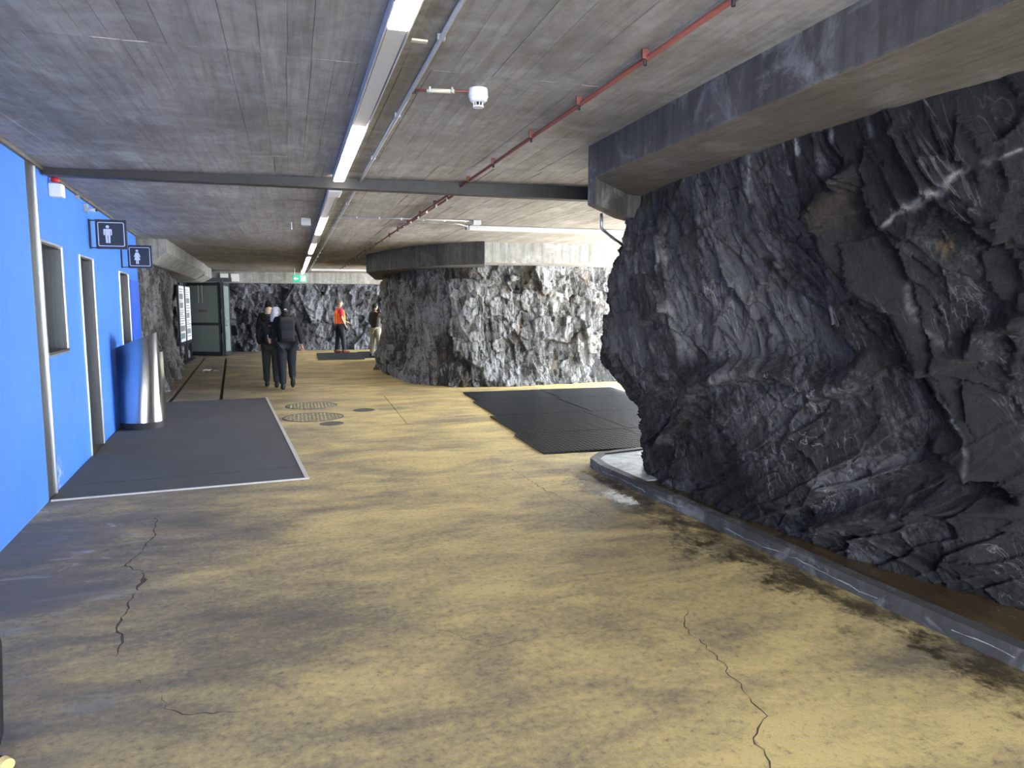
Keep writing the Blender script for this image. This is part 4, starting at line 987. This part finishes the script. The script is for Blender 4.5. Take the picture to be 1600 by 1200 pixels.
def person(label, loc, rz, H, arms, stride=.18, top=None, trouser=None, hair=None, shoe=None, skinm=None, lean=0.0, sleeve=True, bulk=1.0, lift=None, hairlong=False):
    k = H / 1.75; root = empty('person', loc, rz); root['label'] = label; root['category'] = 'person'
    root.scale = (k, k, k); V = lambda *a: Vector(a); sk = skinm or SKIN
    # joints, facing +Y
    pel = V(0, 0, .95); wai = V(0, .01 + lean * .3, 1.10); che = V(0, .01 + lean, 1.30); nb_ = V(0, lean, 1.47); nk = V(0, .01 + lean * 1.2, 1.53)
    hb = V(0, .02 + lean * 1.3, 1.59); ht = V(0, .015 + lean * 1.3, 1.68)
    vs = [pel, wai, che, nb_, nk]; ed = [(0, 1), (1, 2), (2, 3), (3, 4)]; rd = [(.145 * bulk, .10 * bulk), (.13 * bulk, .095 * bulk), (.155 * bulk, .11 * bulk), (.075, .07), (.052, .055)]
    def chain(start, pts, rs):
        p = start
        for q, r in zip(pts, rs): vs.append(q); rd.append(r); ed.append((p, len(vs) - 1)); p = len(vs) - 1
        return p
    sh = {}; hands = []
    for s_ in (-1, 1):
        S_ = V(s_ * .185, lean, 1.42); E_, W_ = arms[0 if s_ < 0 else 1]; E_ = Vector(E_) + V(0, lean, 0); W_ = Vector(W_) + V(0, lean, 0)
        d = (W_ - E_).normalized(); Hn = W_ + d * .07
        chain(2, [S_, S_.lerp(E_, .5), E_, E_.lerp(W_, .5), W_], [.058, .050, .042, .036, .026]); sh[s_] = (S_, E_, W_); hands.append((s_, W_, d))
    legs = {}
    for s_ in (-1, 1):
        st_ = stride * s_; Hp = V(s_ * .095, 0, .90); up = (lift or {}).get(s_, 0)
        K_ = V(s_ * .10, st_ * .55 + (.08 if up else .02), .50 + up * .02); A_ = V(s_ * .10, st_ - (.15 * up), .09 + up * .12)
        chain(0, [Hp, Hp.lerp(K_, .5), K_, K_.lerp(A_, .35), A_], [.088 * bulk, .075 * bulk, .052, .052, .034]); legs[s_] = (Hp, K_, A_, up)
    body = skin('body', vs, ed, rd, sk, root)
    # head (joined into the body mesh), neck overlaps
    h = MB(); C = V(0, .02 + lean * 1.3, 1.645)
    n, m_ = 20, 14; hv = []
    for j in range(m_ + 1):
        for q in range(n):
            th = PI * j / m_; ph = 2 * PI * q / n; x = .076 * math.sin(th) * math.cos(ph); y = .096 * math.sin(th) * math.sin(ph); z = .118 * math.cos(th)
            if z < 0: x *= 1 - .35 * (-z / .118); y = y * (1 - .18 * (-z / .118)) + .012 * (-z / .118)
            if y > .07 and abs(x) < .02 and -.03 < z < .02: y += .022      # nose
            if y > .06 and .015 < abs(x) < .045 and .0 < z < .03: y -= .008   # eye sockets
            hv.append((C.x + x, C.y + y, C.z + z))
    h.add(hv, [(j * n + q, (j + 1) * n + q, (j + 1) * n + (q + 1) % n, j * n + (q + 1) % n) for j in range(m_) for q in range(n)])
    for s_ in (-1, 1): h.ball((C.x + s_ * .077, C.y - .005, C.z - .005), (.010, .020, .032), 8, 6)
    h.ball((C.x, C.y + .104, C.z - .018), (.012, .018, .020), 8, 6)
    # hands: palm and five fingers
    for s_, W_, d in hands:
        side = d.cross(V(0, 1, 0)); side = side.normalized() if side.length > .1 else V(1, 0, 0); nor = d.cross(side).normalized()
        h.tube([W_, W_ + d * .045, W_ + d * .085], [.022, .030, .028], 8)
        for f in range(4):
            o_ = side * (-.026 + f * .0175); L = (.060, .070, .066, .050)[f]; b0 = W_ + d * .08 + o_
            h.tube([b0, b0 + d * L * .5 + nor * .006, b0 + d * L * .85 + nor * .026], [.0095, .009, .007], 6)
        b0 = W_ + d * .03 + side * -.028; h.tube([b0, b0 + d * .03 - side * .024, b0 + d * .058 - side * .03 + nor * .01], [.012, .011, .008], 6)
    hm = h.build('tmp', sk, None, True); bm = bmesh.new(); bm.from_mesh(body.data); bm.from_mesh(hm.data); bm.to_mesh(body.data); bm.free()
    bpy.data.objects.remove(hm); body.data.polygons.foreach_set('use_smooth', [True] * len(body.data.polygons))
    for s_ in (-1, 1): MB().ball((C.x + s_ * .029, C.y + .086, C.z + .012), (.012, .008, .007), 8, 6).build('eye', M['dark'], root, True)
    MB().ball((C.x, C.y + .088, C.z - .055), (.022, .008, .005), 8, 6).build('mouth', plain('lips', (.32, .12, .10), .5), root, True)
    # jacket / shirt
    vs = []; ed = []; rd = []
    vs += [pel + V(0, 0, -.03), pel + V(0, 0, .05), wai, che, nb_ + V(0, 0, .0)]; ed += [(0, 1), (1, 2), (2, 3), (3, 4)]
    rd += [(.175 * bulk, .125 * bulk), (.175 * bulk, .125 * bulk), (.165 * bulk, .125 * bulk), (.180 * bulk, .135 * bulk), (.085, .080)]
    for s_ in (-1, 1):
        S_, E_, W_ = sh[s_]
        if sleeve: chain(3, [S_, S_.lerp(E_, .5), E_, E_.lerp(W_, .5), W_ - (W_ - E_) * .05], [.078, .070, .064, .056, .046])
        else: chain(3, [S_, S_.lerp(E_, .45), S_.lerp(E_, .8)], [.076, .070, .066])
    skin('jacket' if sleeve else 'shirt', vs, ed, rd, top, root)
    vs = []; ed = []; rd = []
    vs += [pel + V(0, 0, .02)]; rd += [(.165 * bulk, .12 * bulk)]
    for s_ in (-1, 1):
        Hp, K_, A_, up = legs[s_]; chain(0, [Hp, Hp.lerp(K_, .5), K_, K_.lerp(A_, .4), A_ + V(0, 0, .0)], [.118 * bulk, .108 * bulk, .092, .084, .074])
    skin('trousers', vs, ed, rd, trouser, root)
    for s_ in (-1, 1):
        Hp, K_, A_, up = legs[s_]; m = MB(); tilt = -.9 * up
        R3 = Matrix.Rotation(tilt, 3, 'X')
        m.ball((0, .06, -.045), (.050, .145, .045), 14, 8); m.ball((0, -.02, -.01), (.050, .062, .060), 12, 8)
        sv = [R3 @ Vector(v) + A_ for v in m.v]; zmin = min(v.z for v in sv); sv = [v - V(0, 0, zmin if not up else 0) for v in sv]
        m.v = [tuple(v) for v in sv]; m.build('shoe', shoe or M['black'], root, True)
    if hair is not None:
        m = MB(); vs = []
        n, m_ = 18, 9
        for j in range(m_ + 1):
            for q in range(n):
                th = PI * .62 * j / m_; ph = 2 * PI * q / n; fy = math.sin(ph)
                x = .084 * math.sin(th) * math.cos(ph); y = .104 * math.sin(th) * fy; z = .127 * math.cos(th)
                if fy > .3 and z < .045: y *= .82; x *= .93; z = max(z, .035)
                vs.append((C.x + x, C.y + y - .006, C.z + z + .004))
        m.add(vs, [(j * n + q, (j + 1) * n + q, (j + 1) * n + (q + 1) % n, j * n + (q + 1) % n) for j in range(m_) for q in range(n)])
        if hairlong: m.ball((C.x, C.y - .07, C.z - .06), (.07, .05, .12), 12, 8)
        m.build('hair', hair, root, True)
    return root, C
hang = [((-.235, -.03, 1.14), (-.24, .03, .90)), ((.235, -.03, 1.14), (.24, .03, .90))]
c_black = cloth('black', (.006, .006, .007)); c_navy = cloth('navy', (.006, .0075, .014)); c_olive = cloth('olive', (.020, .024, .019)); c_brown = cloth('brown', (.03, .022, .018))
hair_dark = cloth('dark_hair', (.012, .009, .008)); hair_grey = cloth('brown_grey_hair', (.09, .075, .065)); c_tan = cloth('tan', (.62, .45, .27)); c_white = cloth('white', (.62, .64, .68))
def cap(C, mat, root, brim=1, dark=None):
    m = MB(); m.lathe([(0, .130), (.035, .126), (.070, .105), (.090, .060), (.094, .010), (.092, -.020)], (0, 0, 0), 24)
    m.v = [(C.x + v[0], C.y + v[1] * 1.22, C.z + v[2] * 1.06) for v in m.v]
    o = m.build('cap', mat, root, True)
    b = MB(); pts = [(C.x + .085 * math.cos(a), C.y + .07 + .10 * math.sin(a)) for a in [k * PI / 10 for k in range(11)]]; b.prism(pts, C.z + .0, C.z + .010); b.build('brim', mat, o)
    if dark: MB().ball((C.x, C.y - .088, C.z + .0), (.022, .012, .018), 10, 6).build('strap_opening', hair_dark, o, True)
    return o
# A tan cap
pa, C = person('person in tan cap and dark jacket walking away, left of the backpacker', (-.40, 15.22, 0), .05, 1.60, [((-.25, -.02, 1.15), (-.22, .10, .95)), ((.22, .02, 1.16), (.10, .20, 1.10))], -.14, c_black, c_olive, hair_dark, M['black'], None, .02, lift={})
cap(C, c_tan, pa, dark=True)
MB().lathe([(.066, -.06), (.080, -.10), (.12, -.15), (.11, -.19)], (C.x, C.y - .01, C.z), 20).build('hood', c_brown, pa, True)
bg = MB(); bg.box((-.02, -.155, 1.12), (.16, .08, .20)); bg.tube([(-.02, -.15, 1.2), (.10, -.16, 1.38), (.15, -.02, 1.47)], .012, 6); bg.build('shoulder_bag', c_navy, pa, bevel=.0)
MB().box((-.05, -.20, 1.13), (.035, .02, .09)).build('white_tag', c_white, pa)
# B backpacker
pb, C = person('person in black beanie with dark backpack walking away', (-.09, 14.80, 0), .06, 1.70, [((-.24, .05, 1.20), (-.12, .24, 1.28)), ((.26, -.04, 1.16), (.30, .0, .90))], .13, c_black, c_navy, hair_dark, M['black'], None, .02, bulk=1.08, lift={1: 1, -1: 0})
m = MB().lathe([(0, .155), (.045, .148), (.078, .115), (.092, .055), (.094, -.005), (.088, -.02)], (0, 0, 0), 24)
m.v = [(C.x + v[0], C.y + v[1] * 1.22, C.z + v[2] * 1.04) for v in m.v]; m.build('beanie', c_black, pb, True)
m = MB(); m.box((0, -.23, 1.22), (.30, .17, .46)); bp = m.build('backpack', c_navy, pb, True, bevel=.055)
m = MB(); m.box((0, -.24, 1.43), (.27, .17, .10)); m.build('top_flap', cloth('backpack_flap', (.022, .019, .016)), bp, True, bevel=.035)
m = MB(); m.box((0, -.335, 1.13), (.24, .06, .20)); m.build('front_pocket', c_navy, bp, True, bevel=.025)
m = MB()
for s_ in (-1, 1): m.tube([(s_ * .10, -.15, 1.43), (s_ * .12, -.02, 1.50), (s_ * .12, .14, 1.36), (s_ * .14, .10, 1.12), (s_ * .13, -.14, 1.02)], .016, 6)
m.build('shoulder_straps', cloth('strap', (.02, .02, .02)), bp, True)
MB().lathe([(.066, -.05), (.078, -.10), (.105, -.155), (.10, -.19)], (C.x, C.y - .01, C.z), 20).build('collar', c_black, pb, True)
MB().box((0, C.y - .118, C.z - .015), (.05, .006, .018)).build('beanie_label', c_white, pb)
# toddler carried at the backpacker's left shoulder
def toddler():
    root = empty('person', (-.27, 14.93, 1.13), .3); tag(root, 'small child in white sun hat carried at the backpacker\'s shoulder', 'person')
    vs = [(0, 0, 0), (0, 0, .14), (0, 0, .26), (0, 0, .32), (-.09, 0, .24), (-.12, .08, .14), (-.08, .15, .12), (.09, 0, .24), (.12, .08, .14), (.08, .15, .12), (-.06, .02, -.05), (-.12, .12, -.10), (-.11, .10, -.24), (.06, .02, -.05), (.12, .12, -.10), (.11, .10, -.24)]
    ed = [(0, 1), (1, 2), (2, 3), (2, 4), (4, 5), (5, 6), (2, 7), (7, 8), (8, 9), (0, 10), (10, 11), (11, 12), (0, 13), (13, 14), (14, 15)]
    rd = [.09, .09, .06, .035, .035, .03, .022, .035, .03, .022, .05, .042, .03, .05, .042, .03]
    b = skin('body', [tuple(v) for v in vs], ed, rd, SKIN, root)
    h = MB(); h.ball((0, 0, .40), (.072, .080, .088), 16, 10); h.ball((0, .080, .39), .010, 6, 5)
    for q in (-1, 1):
        for f in range(5): h.tube([(q * .08 + (f - 2) * .009, .16, .12), (q * .08 + (f - 2) * .011, .195, .11)], .005, 5)
    t = h.build('tmp', SKIN, None, True); bm = bmesh.new(); bm.from_mesh(b.data); bm.from_mesh(t.data); bm.to_mesh(b.data); bm.free(); bpy.data.objects.remove(t)
    skin('suit', [tuple(v) for v in vs[:3] + vs[4:6] + vs[7:9] + vs[10:12] + vs[13:15]], [(0, 1), (1, 2), (2, 3), (3, 4), (2, 5), (5, 6), (0, 7), (7, 8), (0, 9), (9, 10)], [.10, .10, .07, .045, .04, .045, .04, .06, .052, .06, .052], c_black, root)
    m = MB(); m.lathe([(0, .505), (.045, .500), (.080, .465), (.092, .410), (.094, .395), (.120, .372), (.118, .366), (.090, .388)], n=24)
    o = m.build('sun_hat', c_white, root, True)
    m = MB(); n = 12; pts = []
    for j in range(5):
        for q in range(n): a = PI + PI * q / (n - 1); rr = .094 + .008 * j; pts.append((rr * math.cos(a), rr * math.sin(a), .39 - .045 * j))
    m.add(pts, [(j * n + q, (j + 1) * n + q, (j + 1) * n + q + 1, j * n + q + 1) for j in range(4) for q in range(n - 1)]); m.build('neck_flap', c_white, o, True)
toddler()
# C dark hair, farther
pc, C = person('dark haired person farther ahead, mostly hidden by the tan cap', (-.475, 17.5, 0), .0, 1.76, hang, .12, c_black, c_black, hair_dark, M['black'], None, .0)
# E man with vest, facing right
pe, C = person('man in red shirt and orange safety vest standing on the far mat', (1.62, 25.3, .024), -PI / 2 + .25, 1.82, [((-.24, .06, 1.16), (-.22, .30, 1.04)), ((.25, .0, 1.15), (.24, .12, .93))], .10, cloth('red', (.50, .015, .03)), c_navy, hair_grey, cloth('brown_shoe', (.10, .02, .02)), None, .0, sleeve=False, bulk=1.14)
m = MB(); n = 28
prof = [(.93, .192, .150), (1.05, .196, .152), (1.2, .204, .156), (1.32, .200, .154), (1.40, .150, .135), (1.455, .105, .100)]
gap_ = range(n)
vs = [(1.05 * rx * math.cos(2 * PI * q / n), .01 + 1.05 * ry * math.sin(2 * PI * q / n), z) for z, rx, ry in prof for q in range(n)]
fs = [(j * n + q, j * n + (q + 1) % n, (j + 1) * n + (q + 1) % n, (j + 1) * n + q) for j in range(len(prof) - 1) for q in range(n) if not (6 <= q <= 7) and not (j in (2, 3) and (q in (0, 1, n - 1, n - 2, 12, 13, 14, 15)))]
m.add(vs, fs); vest = m.build('safety_vest', cloth('orange', (.85, .10, .02)), pe, True)
m = MB()
for a0 in (1.15, 1.99, 4.2, 5.2):
    m.tube([(1.08 * rx * math.cos(a0), .01 + 1.08 * ry * math.sin(a0), z) for z, rx, ry in prof[:5]], .012, 5)
m.build('yellow_stripes', cloth('yellow', (.75, .55, .08)), vest, True)
m = MB(); m.tube([(-.22, .36, 1.00), (-.21, .50, .90)], .022, 8); m.build('umbrella_grip', c_black, pe, True)
# F dark top, khaki trousers, half behind the pillar
pf, C = person('person in dark top and khaki trousers half hidden by the rock pillar', (2.57, 22.95, .024), -.9, 1.70, [((-.25, .02, 1.16), (-.20, .14, .96)), ((.24, .10, 1.32), (.08, .26, 1.42))], .08, c_brown, cloth('khaki', (.26, .24, .19)), hair_dark, M['black'], SKIND, .0, hairlong=False)
